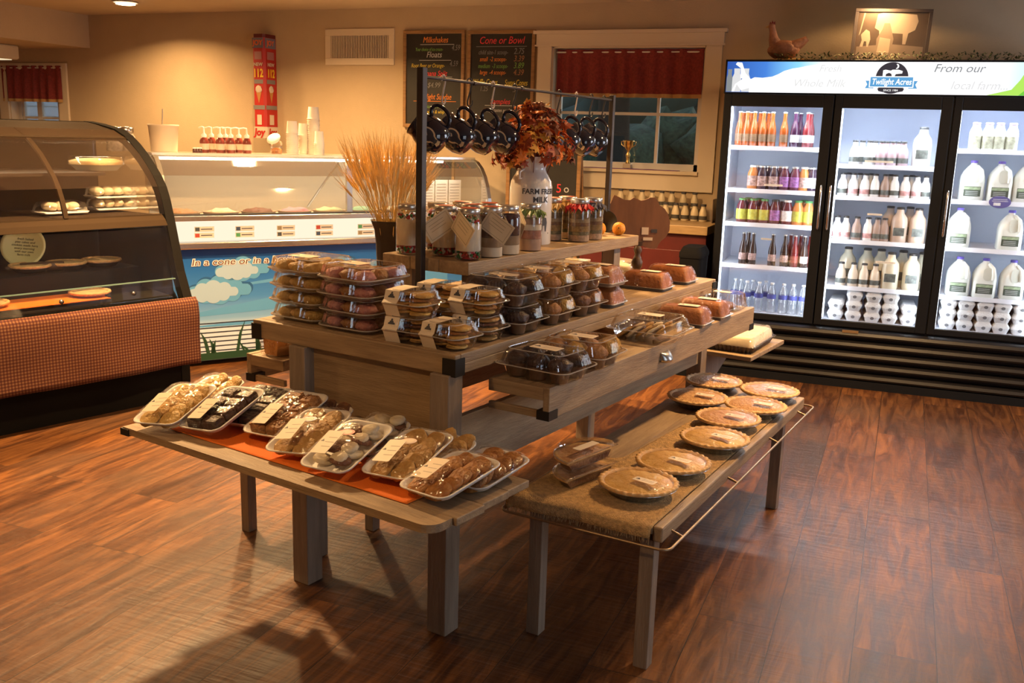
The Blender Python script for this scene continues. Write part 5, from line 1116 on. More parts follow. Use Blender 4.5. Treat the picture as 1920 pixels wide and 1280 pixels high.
# -- wrapped loaf cakes ----------------------------------------------------
def loaf_cake(seed):
    t = thing('loaf_cake', 'x', 'loaf cake'); W, L = .225, .125
    MB().loft([rrect(W*.93, L*.9, .015, 0), rrect(W, L, .02, .012), rrect(W+.012, L+.012, .02, .0135), rrect(W+.012, L+.012, .02, .0155), rrect(W*.95, L*.94, .015, .014)]).build('foil_pan', mat('grey_foil', (.42, .40, .39), .35, .7), t)
    sec = []
    for z, fx, fy in ((.013, .95, .92), (.03, .93, .9), (.055, .86, .76), (.068, .8, .62), (.074, .7, .45)): sec.append([(x, y, zz+.002*noise.noise(Vector((x*60+seed, y*60, z*40)))) for x, y, zz in rrect(W*fx, L*fy, .02, z, 5)])
    MB().loft(sec).build('cake', M_loafc, t)
    sec = [ribbed(W*1.0, L*1.0, .02, .016, .0004, 72), ribbed(W*.955, L*.93, .02, .032, .0016, 72), ribbed(W*.885, L*.80, .02, .058, .0016, 72), ribbed(W*.80, L*.62, .02, .076, .001, 72), ribbed(W*.6, L*.4, .02, .078, .0003, 72)]
    MB().loft(sec, smooth=False, cap0=False).build('wrap', M_film, t); sticker(t, .02, 0, .0785, .09, .04); return t
lf = loaf_cake(1); GLf = 'wrapped loaf cakes'
for x, y, z, r, l in ((-.118, 1.10, TZ, 2, 'loaf cake beyond the muffin stacks, the lower of two'), (-.120, 1.095, TZ+.082, -2, 'loaf cake beyond the muffin stacks, the upper of two'), (-.135, 1.61, TZ, 3, 'loaf cake standing alone on the tabletop in front of its darker twin'), (-.135, 1.88, TZ, 2, 'farthest loaf cake on the tabletop, at its far end'),
                      (.122, 1.44, .811, 4, 'nearer loaf cake of the two on the pull-out shelf'), (.122, 1.66, .811, 2, 'farther loaf cake of the two on the pull-out shelf')):
    place(lf, T3(x, y, z), TF.a+R_(r), l, GLf, (.97, 1.12, 1))
# clear domed box at the far end of the shelf
t = thing('domed_pie_box', 'clear ribbed domed box with half a pie at the far end of the pull-out shelf', 'pie box', T3(.115, 1.90, .811), TF.a)
MB().loft([rrect(.17, .17, .04, 0), rrect(.2, .2, .05, .012), rrect(.2, .2, .05, .015)], cap1=False).build('base', M_pl, t); MB().blob((0, 0, .016), (.07, .07, .018), 3, 0, .08).build('pie', M_brownie, t)
MB().loft([ribbed(.195, .195, .05, .0155, .0005), ribbed(.175, .175, .05, .07, .0022), ribbed(.16, .16, .05, .075, .001)], smooth=False, cap0=False).build('lid', M_pl, t); sticker(t, 0, 0, .0765, .08, .04)
# white cake box on the far leaf
t = thing('cake_box', 'cream iced cake in a clear box with a black ribbed base, on the far leaf', 'cake box', T3(.04, 2.37, .551), TF.a+R_(3)); t.scale = (1.15, 1.3, 1.15)
MB().loft([ribbed(.21, .27, .02, 0, .002), ribbed(.24, .30, .02, .028, .002)], smooth=False).build('ribbed_base', mat('base_brown', (.10, .07, .05), .4), t)
MB().loft([rrect(.228, .288, .02, .0285), rrect(.222, .282, .02, .058), rrect(.20, .26, .02, .066)]).build('cake', mat('cream_cake', (.78, .66, .46), .5, noise_amt=.08, nscale=30), t)
MB().loft([rrect(.258, .318, .02, .0287), rrect(.258, .318, .02, .031), rrect(.24, .30, .02, .033), rrect(.215, .275, .03, .075)], cap0=False).build('lid', M_pl, t); sticker(t, -.02, .02, .0765, .11, .07)
# packages at the far side of the tabletop
t = thing('yellow_package', 'pale yellow lidded food tub at the far left of the tabletop, behind the tier', 'food tub', T3(-.70, 1.93, TZ), TF.a+R_(6)); MB().loft([rrect(.16, .12, .02, 0), rrect(.17, .13, .02, .04)]).build('tub', mat('tub_yellow', (.62, .42, .14), .5), t); MB().loft([rrect(.176, .136, .02, .04), rrect(.176, .136, .02, .046)]).build('lid', M_plm, t)
t = thing('white_package', 'white wrapped package at the far end of the tabletop behind the spindle', 'package', T3(-.46, 2.02, TZ), TF.a-R_(8)); MB().loft([rrect(.15, .11, .02, 0), rrect(.17, .12, .03, .03), rrect(.15, .1, .03, .055), rrect(.09, .06, .02, .064)]).build('body', M_plm, t); MB().blob((0, 0, .025), (.06, .04, .022), 3).build('contents', M_icing, t)
# loaf on the left shelf
t = thing('bread_loaf', 'golden bread loaf in a clear bag on the left-hand pull-out shelf', 'bread', T3(-.955, .30, .737), TF.a+R_(88))
sec = []
for x in [-.13+.26*k/10 for k in range(11)]:
    f = 1-.35*max(0, abs(x)/.13-.75)/.25; sec.append([(x, y*f*(1+.03*math.sin(k_*2)), max(.001, z*f)) for k_, (y, z) in enumerate([(-.05, .002), (-.055, .05), (-.062, .085), (-.045, .115), (0, .128), (.045, .115), (.062, .085), (.055, .05), (.05, .002)])])
MB().loft(sec).build('loaf', food('bread_crust', (.62, .28, .06), (.42, .15, .03), 14, .6, .4, 30), t)
sec2 = [[(x*1.12, y*1.12+.004*noise.noise(Vector((x*50, y*50, 2))), (z+.001)*1.09+.001) for x, y, z in q] for q in sec]; MB().loft(sec2).build('bag', M_film, t)
# -- pies on the low bench -------------------------------------------------
def pie(seed, fillm, lat=0):
    t = thing('pie', 'x', 'pie'); R = .121
    MB().lathe([(.085, 0), (.113, .027), (.123, .029), (.125, .031), (.112, .030), (.086, .004)], 48).build('foil_pan', M_foil, t)
    n = 120; sec = []
    for rr, z, am in ((.106, .029, 0), (.124, .031, .003), (.126, .036, .006), (.121, .041, .006), (.113, .040, .004), (.107, .034, 0)):
        sec.append([((rr+am*.45*math.cos(30*2*PI*j/n))*math.cos(2*PI*j/n), (rr+am*.45*math.cos(30*2*PI*j/n))*math.sin(2*PI*j/n), z+am*.25*math.cos(30*2*PI*j/n)) for j in range(n)])
    MB().loft(sec, 0, True, True, False, False).build('fluted_crust', M_crust, t)
    sec = []
    for f, z in ((1, .033), (.85, .038), (.6, .041), (.3, .043), (.02, .043)): sec.append([(.110*f*math.cos(2*PI*j/40), .110*f*math.sin(2*PI*j/40), z+.004*noise.noise(Vector((9*f*math.cos(2*PI*j/40)*.5+seed, 9*f*math.sin(2*PI*j/40)*.5, 1)))) for j in range(40)])
    MB().loft(sec, cap0=False).build('filling', fillm, t)
    MB().lathe([(.112, .0405), (.106, .047), (.095, .0505), (.001, .053)], 48, cap0=False, cap1=False).build('wrap', M_film, t)
    sticker(t, .035, -.025, .0542, .075, .034, (0, 0, R_(-4))); return t
f1 = food('custard_filling', (.78, .52, .18), (.62, .34, .08), 12, .5, .5, 60); f2 = food('crumb_filling', (.70, .42, .18), (.46, .23, .08), 45, .7, 1, 120); f3 = food('berry_filling', (.66, .40, .20), (.46, .22, .10), 22, .4)
pies = [pie(1, f1), pie(2, f2), pie(3, f3)]
for k, (px, py, pr_, l) in enumerate(((1197, 905, 0, 'nearest pie at the front corner of the bench'), (1262, 866, 0, 'second pie from the front, behind the nearest'), (1340, 822, 0, 'third pie from the front of the bench'), (1365, 784, 2, 'fourth pie from the front, in front of the far pairs'),
                            (1417, 761, 1, 'fifth pie, at the outer edge of the bench, crumb topped'), (1443, 733, 2, 'farthest pie at the outer far corner of the bench'), (1308, 745, 1, 'pie on the inner side of the bench, nearer of the inner two'), (1338, 715, 1, 'farthest pie on the inner side of the bench'))):
    p = at(px, py, BZ+.037); place(pies[pr_], (p.x, p.y, BZ+.006), BF.a+R_(-6+k*2), l, 'foil-panned pies on the low bench')
def half_box(seed):
    t = thing('half_pie_box', 'x', 'pie box'); R = .112; n = 26
    def half(r, z): return [(r*math.cos(PI*j/n+PI/2), r*math.sin(PI*j/n+PI/2), z) for j in range(n+1)]
    MB().loft([half(R*.86, 0.001), half(R, .018), half(R, .024)], smooth=False).build('pie', M_brownie, t); 
    sec = [half(R*.98, .018), half(R*1.06, .022), half(R*1.05, .033), half(R*.94, .030)]; MB().loft(sec, cap0=False).build('crust', M_crust, t)
    MB().loft([half(R*.94, .0305), half(R*.5, .034)], cap0=False).build('filling', f3, t)
    def box(r, z, e=0.0): return [(x+e*.0, y, z_) for x, y, z_ in half(r, z)]
    MB().loft([[(x+.006, y, z) for x, y, z in half(R*.92, 0)], [(x+.008, y, z) for x, y, z in half(R*1.12, .036)], [(x+.014, y*1.06, z) for x, y, z in half(R*1.16, .037)], [(x+.008, y, z) for x, y, z in half(R*1.1, .039)], [(x+.006, y, z) for x, y, z in half(R*1.0, .055)]], smooth=False).build('clear_box', M_pl, t)
    sticker(t, -.02, 0, .056, .03, .11, d=0); return t
hb = half_box(1); p = at(1098, 888, BZ+.02)
place(hb, (-.845, 2.80, BZ+.006), BF.a+R_(-13), 'clear box of half a pie, lower of the pair on the bench', 'boxed half pies'); place(hb, (-.847, 2.803, BZ+.064), BF.a+R_(-11), 'clear box of half a pie, upper of the pair on the bench', 'boxed half pies')
# ================================================================ ON THE UPPER TIER
M_jg = clear('jar_glass', base=.05, edge=.6, rough=.03); M_jl = mat('jar_lid', (.62, .60, .57), .3, .9)
cand = [mat('candy_red', (.5, .02, .02), .3), mat('candy_green', (.03, .22, .05), .3), mat('candy_white', (.6, .55, .5), .35)]
M_flour = mat('cream_mix', (.84, .72, .55), .8, noise_amt=.05, nscale=20)
def layer(z0, z1, m, t, nm='layer', r=.0435): MB().lathe([(r, z0), (r, z1)], 22).build(nm, m, t)
def mason(kind, seed, tagged=0, top=None, sc=1):
    t = thing('mason_jar', 'x', 'jar'); rnd = random.Random(seed)
    MB().lathe([(.040, 0), (.0465, .006), (.0470, .125), (.043, .146), (.036, .158), (.036, .172)], 28, cap1=False).build('glass', M_jg, t)
    lid = MB().lathe([(.0375, .158), (.0395, .160), (.0395, .176), (.037, .178)], 28).build('lid', M_jl, t)
    if top == 'red': MB().lathe([(.033, .1782), (.031, .1795), (.001, .180)], 24, cap0=False, cap1=False).build('lid_disc', mat('lid_disc_red', (.55, .12, .06), .5), lid)
    if kind == 'holiday':
        layer(.032, .124, M_flour, t); 
        for q, m_ in enumerate(cand):
            b = MB()
            for i in range(30):
                a = rnd.uniform(0, 2*PI); r = rnd.uniform(.028, .040); lo = rnd.random() < .62; z = rnd.uniform(.008, .028) if lo else rnd.uniform(.128, .140); r = r if lo else r*.9
                b.blob((r*math.cos(a), r*math.sin(a), z), .0055, i, 0, .05, 7, 5)
            b.build('candies', m_, t, kind='stuff')
        layer(.004, .031, cand[q % 2 if seed % 2 else 0], t, 'candy_core', .028)
    elif kind == 'cocoa': layer(.003, .036, M_flour, t); layer(.037, .07, mat('cocoa_pale', (.36, .24, .14), .8), t); layer(.071, .146, mat('cocoa', (.085, .022, .015), .8, noise_amt=.3, nscale=30), t, r=.043)
    elif kind == 'pink': layer(.003, .046, mat('oat_pink', (.58, .40, .30), .8), t); layer(.047, .078, mat('spice_pink', (.50, .24, .17), .9, noise_amt=.25, nscale=90), t); layer(.079, .1, M_flour, t); layer(.101, .122, mat('spice_tan', (.40, .24, .16), .9), t)
    elif kind == 'soup':
        for z0, z1, c in ((.003, .028, (.56, .40, .28)), (.0285, .042, (.14, .14, .08)), (.0425, .066, (.34, .22, .08)), (.0665, .08, (.22, .12, .06)), (.0805, .096, (.40, .30, .18)), (.0965, .118, (.22, .14, .06)), (.1185, .132, (.36, .26, .08))): layer(z0, z1, mat('beans_%d' % int(z0*1e4), c, .7, noise_amt=.4, nscale=110), t)
    if kind in ('pink', 'soup'):
        m_ = {1: mat('foil_green', (.22, .30, .10), .35), 2: mat('ribbon_red', (.6, .03, .03), .5), 3: mat('gingham_blue', (.10, .10, .14), .8), 4: mat('foil_gold', (.5, .3, .08), .4)}[seed]
        b = MB()
        for i in range(16):
            a = 2*PI*i/16+rnd.uniform(-.1, .1); r0, r1 = .037, .050+rnd.uniform(0, .012); b.add([(r0*math.cos(a-.15), r0*math.sin(a-.15), .156), (r0*math.cos(a+.15), r0*math.sin(a+.15), .156), (r1*math.cos(a+.28), r1*math.sin(a+.28), .135-rnd.uniform(0, .018)), (r1*math.cos(a), r1*math.sin(a), .142), (r1*math.cos(a-.28), r1*math.sin(a-.28), .132-rnd.uniform(0, .018))], [(0, 1, 2, 3, 4)])
        o = b.build('gift_wrap', m_, t); sd = o.modifiers.new('s', 'SOLIDIFY'); sd.thickness = .001
    if tagged:
        w_, h = .112, .074; tg = MB().box(-w_/2, w_/2, -.0006, .0006, -h/2, h/2).build('gift_tag', mat('tag_kraft', (.64, .53, .38), .75), t, (.050*(1 if tagged > 0 else -1), -.058, .112), (R_(-6), R_(32*(1 if tagged > 0 else -1)), 0)); b = MB()
        for k in range(3): b.box(-w_*.3, w_*.25, -.0009, -.0007, h*.22-k*.011, h*.24-k*.011)
        for a0, a1, c0, c1 in ((-.43, .43, .40, .42), (-.43, .43, -.42, -.40)): b.box(w_*a0, w_*a1, -.0009, -.0007, h*c0, h*c1)
        for a0, a1 in ((-.435, -.425), (.425, .435)): b.box(w_*a0, w_*a1, -.0009, -.0007, -h*.4, h*.4)
        b.build('tag_border', mat('tag_ink', (.30, .24, .15), .8), tg); MB().tube([(-w_*.45, 0, h*.3), (-.03*(1 if tagged > 0 else -1), .03, .055)], .0008, 5).build('string', M_burlap, tg)
    return t
UT = UZ+.0005; GJ = 'layered mix jars on the tier'
def jar(j, x, y, l, r=0): place(j, T3(x, y, UT), TF.a+R_(r), l, GJ)
jh = mason('holiday', 1, 1, 'red'); jar(jh, -.298, .475, 'foremost mix jar with red and green candies and a large kraft tag', -20)
jh2 = mason('holiday', 2, -1, 'red'); jar(jh2, -.42, .505, 'candy-bottomed mix jar just right of the front rack post', 60)
jh3 = mason('holiday', 3, 0); jar(jh3, -.55, .46, 'candy mix jar left of the front rack post, behind the wheat'); jar(jh3, -.525, .60, 'candy mix jar in the second row behind the rack post', 40)
jc = mason('cocoa', 1, 1, 'red'); jar(jc, -.29, .60, 'white-based mix jar with a kraft tag, second along the tier front', 10)
jc2 = mason('cocoa', 2, 1); jar(jc2, -.29, .712, 'cocoa jar with dark red top and a pointed tag', -28)
jr = mason('holiday', 4, 0, 'red'); jar(jr, -.40, .64, 'red-lidded mix jar in the second row, nearest of three'); jar(jr, -.40, .75, 'red-lidded mix jar in the second row, middle of three', 70); jar(jr, -.50, .72, 'red-lidded mix jar in the back row near the milk can', 130)
jp = mason('pink', 1, 1); jar(jp, -.293, .872, 'pink layered mix jar with green foil, in front of the milk can', -40)
js = mason('soup', 2, 0); jar(js, -.315, 1.30, 'bean soup jar with a red ribbon, beyond the milk can'); js2 = mason('soup', 3, 1); jar(js2, -.315, 1.415, 'bean soup jar with dark gingham cloth and a hanging tag', -50)
js3 = mason('soup', 4, 0, 'red'); jar(js3, -.42, 1.25, 'bean soup jar with gold foil behind the red-ribboned one'); jar(js3, -.42, 1.38, 'bean soup jar at the back by the rack, half hidden', 90)
# milk can
t = thing('milk_can', 'white enamel milk can lettered FARM FRESH MILK holding the autumn leaves', 'milk can', T3(-.425, 1.085, UT), TF.a)
M_en = mat('white_enamel', (.70, .68, .66), .22, coat=.4)
MB().lathe([(.083, 0), (.086, .004), (.086, .225), (.081, .25), (.062, .283), (.057, .295), (.057, .305), (.067, .345), (.069, .348), (.066, .348), (.055, .305), (.054, .295)], 44, cap1=False).build('body', M_en, t)
for s_ in (-1, 1): MB().tube([(0, s_*.072, .262), (0, s_*.092, .262), (0, s_*.090, .288), (0, s_*.058, .298)], .005, 8).build('handle', M_en, t)
def wrap_text(s, size, z, a0, m_, r=.0866, bold=.0005, sx=1):
    o = text('lettering', s, size, m_, t, (0, 0, 0), rot=(0, 0, 0), bold=bold, extrude=.0005, sx=1)
    for v in o.data.vertices:
        x, y, zz = v.co; a = a0+x*sx/r; rr = r+zz; v.co = (rr*math.sin(a), -rr*math.cos(a), z+y)
    return o
ac = R_(60); wrap_text('FARM FRESH', .030, .212, ac, M_ink, sx=.95); wrap_text('MILK', .032, .180, ac, M_ink)
b = MB()
def cyl_patch(pts, nm, m_, r=.0870): 
    return MB().add([(r*math.sin(ac+u/r), -r*math.cos(ac+u/r), v) for u, v in pts], [tuple(range(len(pts)))]).build(nm, m_, t)
for pts in ([(-.03, .055), (-.028, .09), (-.036, .105), (-.022, .11), (-.01, .118), (0, .10), (-.006, .085), (-.008, .055), (-.014, .055), (-.016, .075), (-.022, .075), (-.024, .055)], [(.004, .055), (.004, .092), (.016, .112), (.03, .108), (.034, .09), (.03, .055), (.024, .055), (.022, .078), (.012, .078), (.01, .055)]): cyl_patch(pts, 'cow_print', M_ink)
cyl_patch([(-.045, .045), (.045, .045), (.045, .05), (-.045, .05)], 'ground_line', M_ink)
# autumn leaves
t = thing('autumn_bouquet', 'bunch of artificial orange and rust autumn leaves in the milk can', 'leaves', T3(-.425, 1.085, UT+.30), TF.a); rnd = random.Random(11)
lm = [mat('leaf_rust', (.36, .06, .012), .6), mat('leaf_orange', (.75, .20, .02), .6), mat('leaf_brown', (.16, .04, .012), .7), mat('leaf_amber', (.65, .32, .04), .6)]
bs = [MB() for _ in lm]; st = MB()
for i in range(280):
    a = rnd.uniform(0, 2*PI); u = rnd.random(); e_ = rnd.uniform(-.25, 1.5); R = .05+.125*rnd.random()**.6
    c = Vector((R*math.cos(a)*math.cos(e_)*1.0, R*math.sin(a)*math.cos(e_)*.9, .06+R*math.sin(e_)*1.15)); nrm = (c-Vector((0, 0, .0))).normalized()+Vector((rnd.uniform(-.7, .7), rnd.uniform(-.7, .7), rnd.uniform(-.7, .7))); nrm.normalize()
    tx = nrm.orthogonal().normalized(); ty = nrm.cross(tx); an = rnd.uniform(0, 2*PI); tx, ty = tx*math.cos(an)+ty*math.sin(an), ty*math.cos(an)-tx*math.sin(an); s = rnd.uniform(.018, .034)
    star = [(0, -1), (.3, -.35), (.95, -.45), (.6, .05), (.85, .55), (.3, .45), (0, 1.15), (-.3, .45), (-.85, .55), (-.6, .05), (-.95, -.45), (-.3, -.35)]
    vs = [tuple(c)]+[tuple(c+tx*x*s+ty*y*s+nrm*(-.25*s*(x*x+y*y)+.12*s*math.sin(5*x+i))) for x, y in star]; k = rnd.choice((0, 0, 1, 1, 2, 3)); bs[k].add(vs, [(0, 1+j, 1+(j+1) % 12) for j in range(12)])
    if i < 40: st.tube([(0, 0, -.2), tuple(c*.5), tuple(c)], .0016, 4)
for b, m_ in zip(bs, lm): o = b.build('leaf_cluster', m_, t, kind='stuff'); sd = o.modifiers.new('s', 'SOLIDIFY'); sd.thickness = .0008
st.build('stem', lm[2], t, kind='stuff')
# wheat in a dark vase
VX, VY = -.752, .60
t = thing('tall_vase', 'dark brown flared vase standing on the table beside the tier, holding dried wheat', 'vase', T3(VX, VY), TF.a); n = 48
sec = [[(r*(1+.02*math.cos(12*2*PI*j/n))*math.cos(2*PI*j/n), r*(1+.02*math.cos(12*2*PI*j/n))*math.sin(2*PI*j/n), z) for j in range(n)] for r, z in ((.046, 0), (.048, .01), (.052, .12), (.056, .22), (.062, .275), (.074, .306), (.077, .312), (.073, .311), (.058, .27), (.05, .12))]
MB().loft(sec).build('body', mat('vase_brown', (.028, .018, .014), .45), t)
b = MB(); hd = MB(); aw = MB(); rnd = random.Random(8)
for i in range(190):
    a = rnd.uniform(0, 2*PI); sp = rnd.random()**.6*.15; L_ = rnd.uniform(.26, .40); x0, y0 = .03*math.cos(a)*rnd.random(), .03*math.sin(a)*rnd.random(); P0 = Vector((x0, y0, .12)); P1 = Vector((x0+sp*.35*math.cos(a), y0+sp*.35*math.sin(a), .32)); P2 = Vector((sp*math.cos(a), sp*math.sin(a), .14+L_))
    b.tube([P0, P1, P2], .0011, 4); d = (P2-P1).normalized(); hl = .05; side = d.orthogonal().normalized(); side2 = d.cross(side)
    hd.tube([P2, P2+d*.012, P2+d*hl*.6, P2+d*hl], [.002, .0042, .0040, .001], 5)
    for k in range(9):
        q = P2+d*hl*(k/9); an = k*2.4; o_ = (side*math.cos(an)+side2*math.sin(an)); e = q+d*rnd.uniform(.07, .11)+o_*rnd.uniform(.008, .028); aw.add([tuple(q), tuple(q+o_*.0016), tuple(e)], [(0, 1, 2)]); aw.add([tuple(q), tuple(q+o_.cross(d)*.0016), tuple(e)], [(0, 1, 2)])
t = thing('wheat_bunch', 'bushy bunch of golden dried wheat fanning out of the dark vase', 'wheat', T3(VX, VY), TF.a); t['kind'] = 'stuff'
M_wh = mat('wheat_gold', (.88, .64, .26), .7, noise_amt=.3, nscale=50)
b.build('stalks', M_wh, t, kind='stuff'); hd.build('ears', mat('wheat_ear', (.90, .64, .25), .7), t, kind='stuff'); aw.build('awns', mat('wheat_awn', (.95, .70, .32), .7), t, kind='stuff')
# -- mug rack --------------------------------------------------------------
t = thing('mug_rack', 'dark metal rack of two posts and a crossbar standing over the tier', 'rack', T3(0, 0, 0), TF.a); XB = -.43; M_st = mat('rack_steel', (.075, .062, .055), .45, .6)
BZ_ = 1.735
MB().box(XB-.013, XB+.013, .363, .389, TZ, 1.765).build('post', M_st, t, bevel=.002); MB().box(XB-.011, XB+.011, 1.763, 1.785, TZ, 1.745).build('post', M_st, t, bevel=.002)
MB().tube([(XB, .376, BZ_), (XB, 1.775, BZ_-.012)], .0055, 10).build('crossbar', M_st, t)
for y in (.68, 1.0): MB().lathe([(.0085, -.008), (.0085, .008)], 12).build('collar', M_st, t, (XB, y, BZ_-.004), (R_(90), 0, 0))
M_mug = mat('mug_navy', (.008, .010, .022), .10, coat=.6); M_pew = mat('pewter_badge', (.07, .07, .08), .4, .15); M_gold = mat('badge_rim', (.85, .66, .38), .4)
def mug():
    t = thing('mug', 'x', 'mug')   # origin at the handle top, hanging
    M = Matrix.Translation((0, 0, -.045)) @ Matrix.Rotation(R_(-52), 4, 'Y') @ Matrix.Translation((-.068, 0, -.055))
    def bake(b): b.v = [M @ v for v in b.v]; return b
    bake(MB().lathe([(.030, 0), (.040, .004), (.052, .028), (.055, .052), (.050, .078), (.043, .094), (.044, .106), (.046, .112), (.044, .1125), (.040, .106), (.039, .094), (.046, .076), (.050, .052), (.046, .026), (.034, .007)], 36)).build('body', M_mug, t)
    hp_ = [(.046, 0, .084), (.054, 0, .094), (.064, 0, .099), (.074, 0, .098), (.082, 0, .091), (.086, 0, .080), (.087, 0, .067), (.085, 0, .054), (.080, 0, .042), (.071, 0, .032), (.060, 0, .027), (.049, 0, .024)]
    bake(MB().tube(hp_, .0062, 12)).build('handle', M_mug, t)
    def badge(s, dr): return [((.0552+dr)*math.sin(u*s/.055), -(.0552+dr)*math.cos(u*s/.055), .05+v*s) for u, v in [(.36*math.cos(a)*.05, .022*math.sin(a)) for a in [R_(k) for k in range(-60, 241, 15)]]+[(-.006, -.030), (-.008, -.036), (0, -.039), (.008, -.036), (.006, -.030)]]
    bake(MB().add(badge(1.25, .0008), [tuple(range(26))])).build('badge_rim', M_gold, t); bake(MB().add(badge(.98, .0016), [tuple(range(26))])).build('badge', M_pew, t)
    bake(MB().add([(.0575*math.sin(a), -.0575*math.cos(a), z) for a, z in ((-.08, .062), (.05, .064), (.1, .055), (0, .048), (-.1, .052))], [(0, 4, 3, 2, 1)])).build('badge_cow', M_stk, t)
    b = bake(MB().add([(-.008, -.026, -.0005), (.010, -.030, -.0005), (.012, -.018, -.0005), (-.006, -.016, -.0005)], [(0, 1, 2, 3)])); b.build('price_dot', mat('dot_red', (.30, .04, .04), .5), t)
    return t
def hook(m_, nm):
    t = thing('s_hook', nm, 'hook'); MB().tube([(0, -.012, -.012), (0, -.011, .004), (0, 0, .0085), (0, .011, .003), (0, .012, -.014), (0, .0, -.045), (0, -.010, -.072), (0, -.008, -.085), (0, .004, -.090), (0, .014, -.082), (0, .015, -.068)], .0028, 8).build('wire', m_, t); return t
M_hw = mat('hook_white', (.60, .50, .42), .4); hk_w = hook(M_hw, 'x'); hk_d = hook(M_iron, 'x'); mg = mug()
ys = [(.495, 'first along the bar, next to the front post', 1), (.65, 'second along the bar', 0), (.80, 'third along the bar, on a pale hook', 1), (.95, 'fourth along the bar, beside the leaves', 0), (1.29, 'fifth, hidden behind the leaves', 0), (1.435, 'just right of the leaves', 1), (1.57, 'second from the far post', 0), (1.69, 'nearest the far post', 0)]
for k, (y, l, wh) in enumerate(ys):
    zb = BZ_-.012*(y-.376)/1.4+.0065; h = hk_w if wh else hk_d
    place(h, T3(XB, y, zb-.0005), TF.a+R_(8 if wh else -6), ('pale' if wh else 'dark')+' S-hook carrying the mug '+l, 'S-hooks on the mug rack')
    place(mg, T3(XB, y+.003, zb-.0805), TF.a+R_((24, 16, 12, 18, 10, 14, 6, 10)[k]) , 'glossy navy mug hanging '+l, 'navy mugs hanging from the rack', 1.12)
# gourds, black pan, pig board on its spindle
M_or = mat('orange_peel', (.72, .28, .012), .45, bump=.4, bscale=160)
for x, y, l in ((-.375, 1.60, 'left one of the two small oranges'), (-.315, 1.675, 'right one of the two small oranges')):
    t = thing('orange', l+' at the far end of the tier', 'orange', T3(x, y, UT+.029), TF.a, 'oranges on the tier'); MB().blob((0, 0, 0), .030, 2, 0, .02, 20, 12).build('peel', M_or, t); MB().lathe([(.0035, 0), (.003, .002), (.001, .003)], 8).build('stem', M_iron, t, (.012, -.0255, .006), (R_(85), 0, R_(25)))
t = thing('black_pan', 'small round black pan propped on edge behind the oranges', 'pan', T3(-.40, 1.715, UT+.052), (R_(80), 0, TF.a+R_(20))); MB().lathe([(.001, 0), (.044, 0), (.05, .008), (.05, .012), (.046, .010), (.042, .003), (.001, .003)], 32, cap0=False, cap1=False).build('pan', mat('pan_black', (.012, .011, .010), .5), t); MB().tube([(0, .048, .008), (0, .058, .008)], .005, 6).build('lug', MATS['pan_black'], t)
n_ = Vector((CF.x, CF.y, 0)).normalized(); V0 = T3(-.29, 1.835, TZ); bp_ = lambda px, py: on(px, py, V0, n_); rotp = math.atan2(-n_.x, n_.y)
t = thing('spindle_stand', 'dark turned wooden spindle stand at the far end of the table', 'stand', V0+Vector((0, 0, .0005)), 0)
MB().lathe([(.035, 0), (.035, .008), (.018, .02), (.015, .04), (.024, .06), (.027, .08), (.018, .1), (.013, .115), (.016, .125), (.021, .14), (.013, .155)], 24).build('spindle', M_rp, t)
base = V0+Vector((0, 0, .1565)); c = bp_(1205, 420); pts = []
pp = [(1150, 372), (1153, 366), (1162, 370), (1172, 375), (1183, 376), (1190, 371), (1197, 374), (1204, 377), (1213, 375), (1221, 371), (1230, 371), (1236, 378), (1238, 385), (1248, 392), (1255, 403), (1258, 417), (1257, 433), (1250, 446), (1241, 453), (1236, 460), (1234, 466), (1226, 468), (1216, 466), (1206, 462), (1195, 462), (1180, 463), (1172, 467), (1163, 467), (1158, 458), (1149, 450), (1140, 440), (1134, 425), (1134, 405), (1138, 390), (1146, 382)]
xv = Vector((n_.y, -n_.x, 0)); zoff = 0
for px, py in pp: q = bp_(px, py)-base; pts.append((q.dot(xv), q.z))
t = thing('wooden_board', 'scallop-edged brown pig-shaped wooden board held up on the spindle stand', 'board', base+n_*.0, 0)
t.rotation_euler = (0, 0, math.atan2(xv.y, xv.x))
zmin = min(z for _, z in pts); sh_ = -zmin if zmin < 0 else 0
MB().prism(pts, .028, .042, 'y').build('board', mat('board_brown', (.22, .10, .045), .5, noise_amt=.2, nscale=4, stretch=(6, 1, 1)), t, bevel=.003)
MB().prism([(x*.985, z*.985+.001) for x, z in pts], .0425, .0435, 'y').build('back_edge', mat('board_edge', (.45, .28, .14), .5), t)
for (px, py, w_, h, m_) in ((1211, 434, .032, .034, M_stk), (1228, 434, .028, .016, M_ink), (1216, 449, .044, .014, M_stk)):
    q = bp_(px, py)-base; MB().cbox(q.dot(xv), .0268, q.z, w_, .002, h).build('price_tag', m_, t)
MB().box(-.02, .02, -.004, .03, .0, .02).build('foot', M_rp, t)
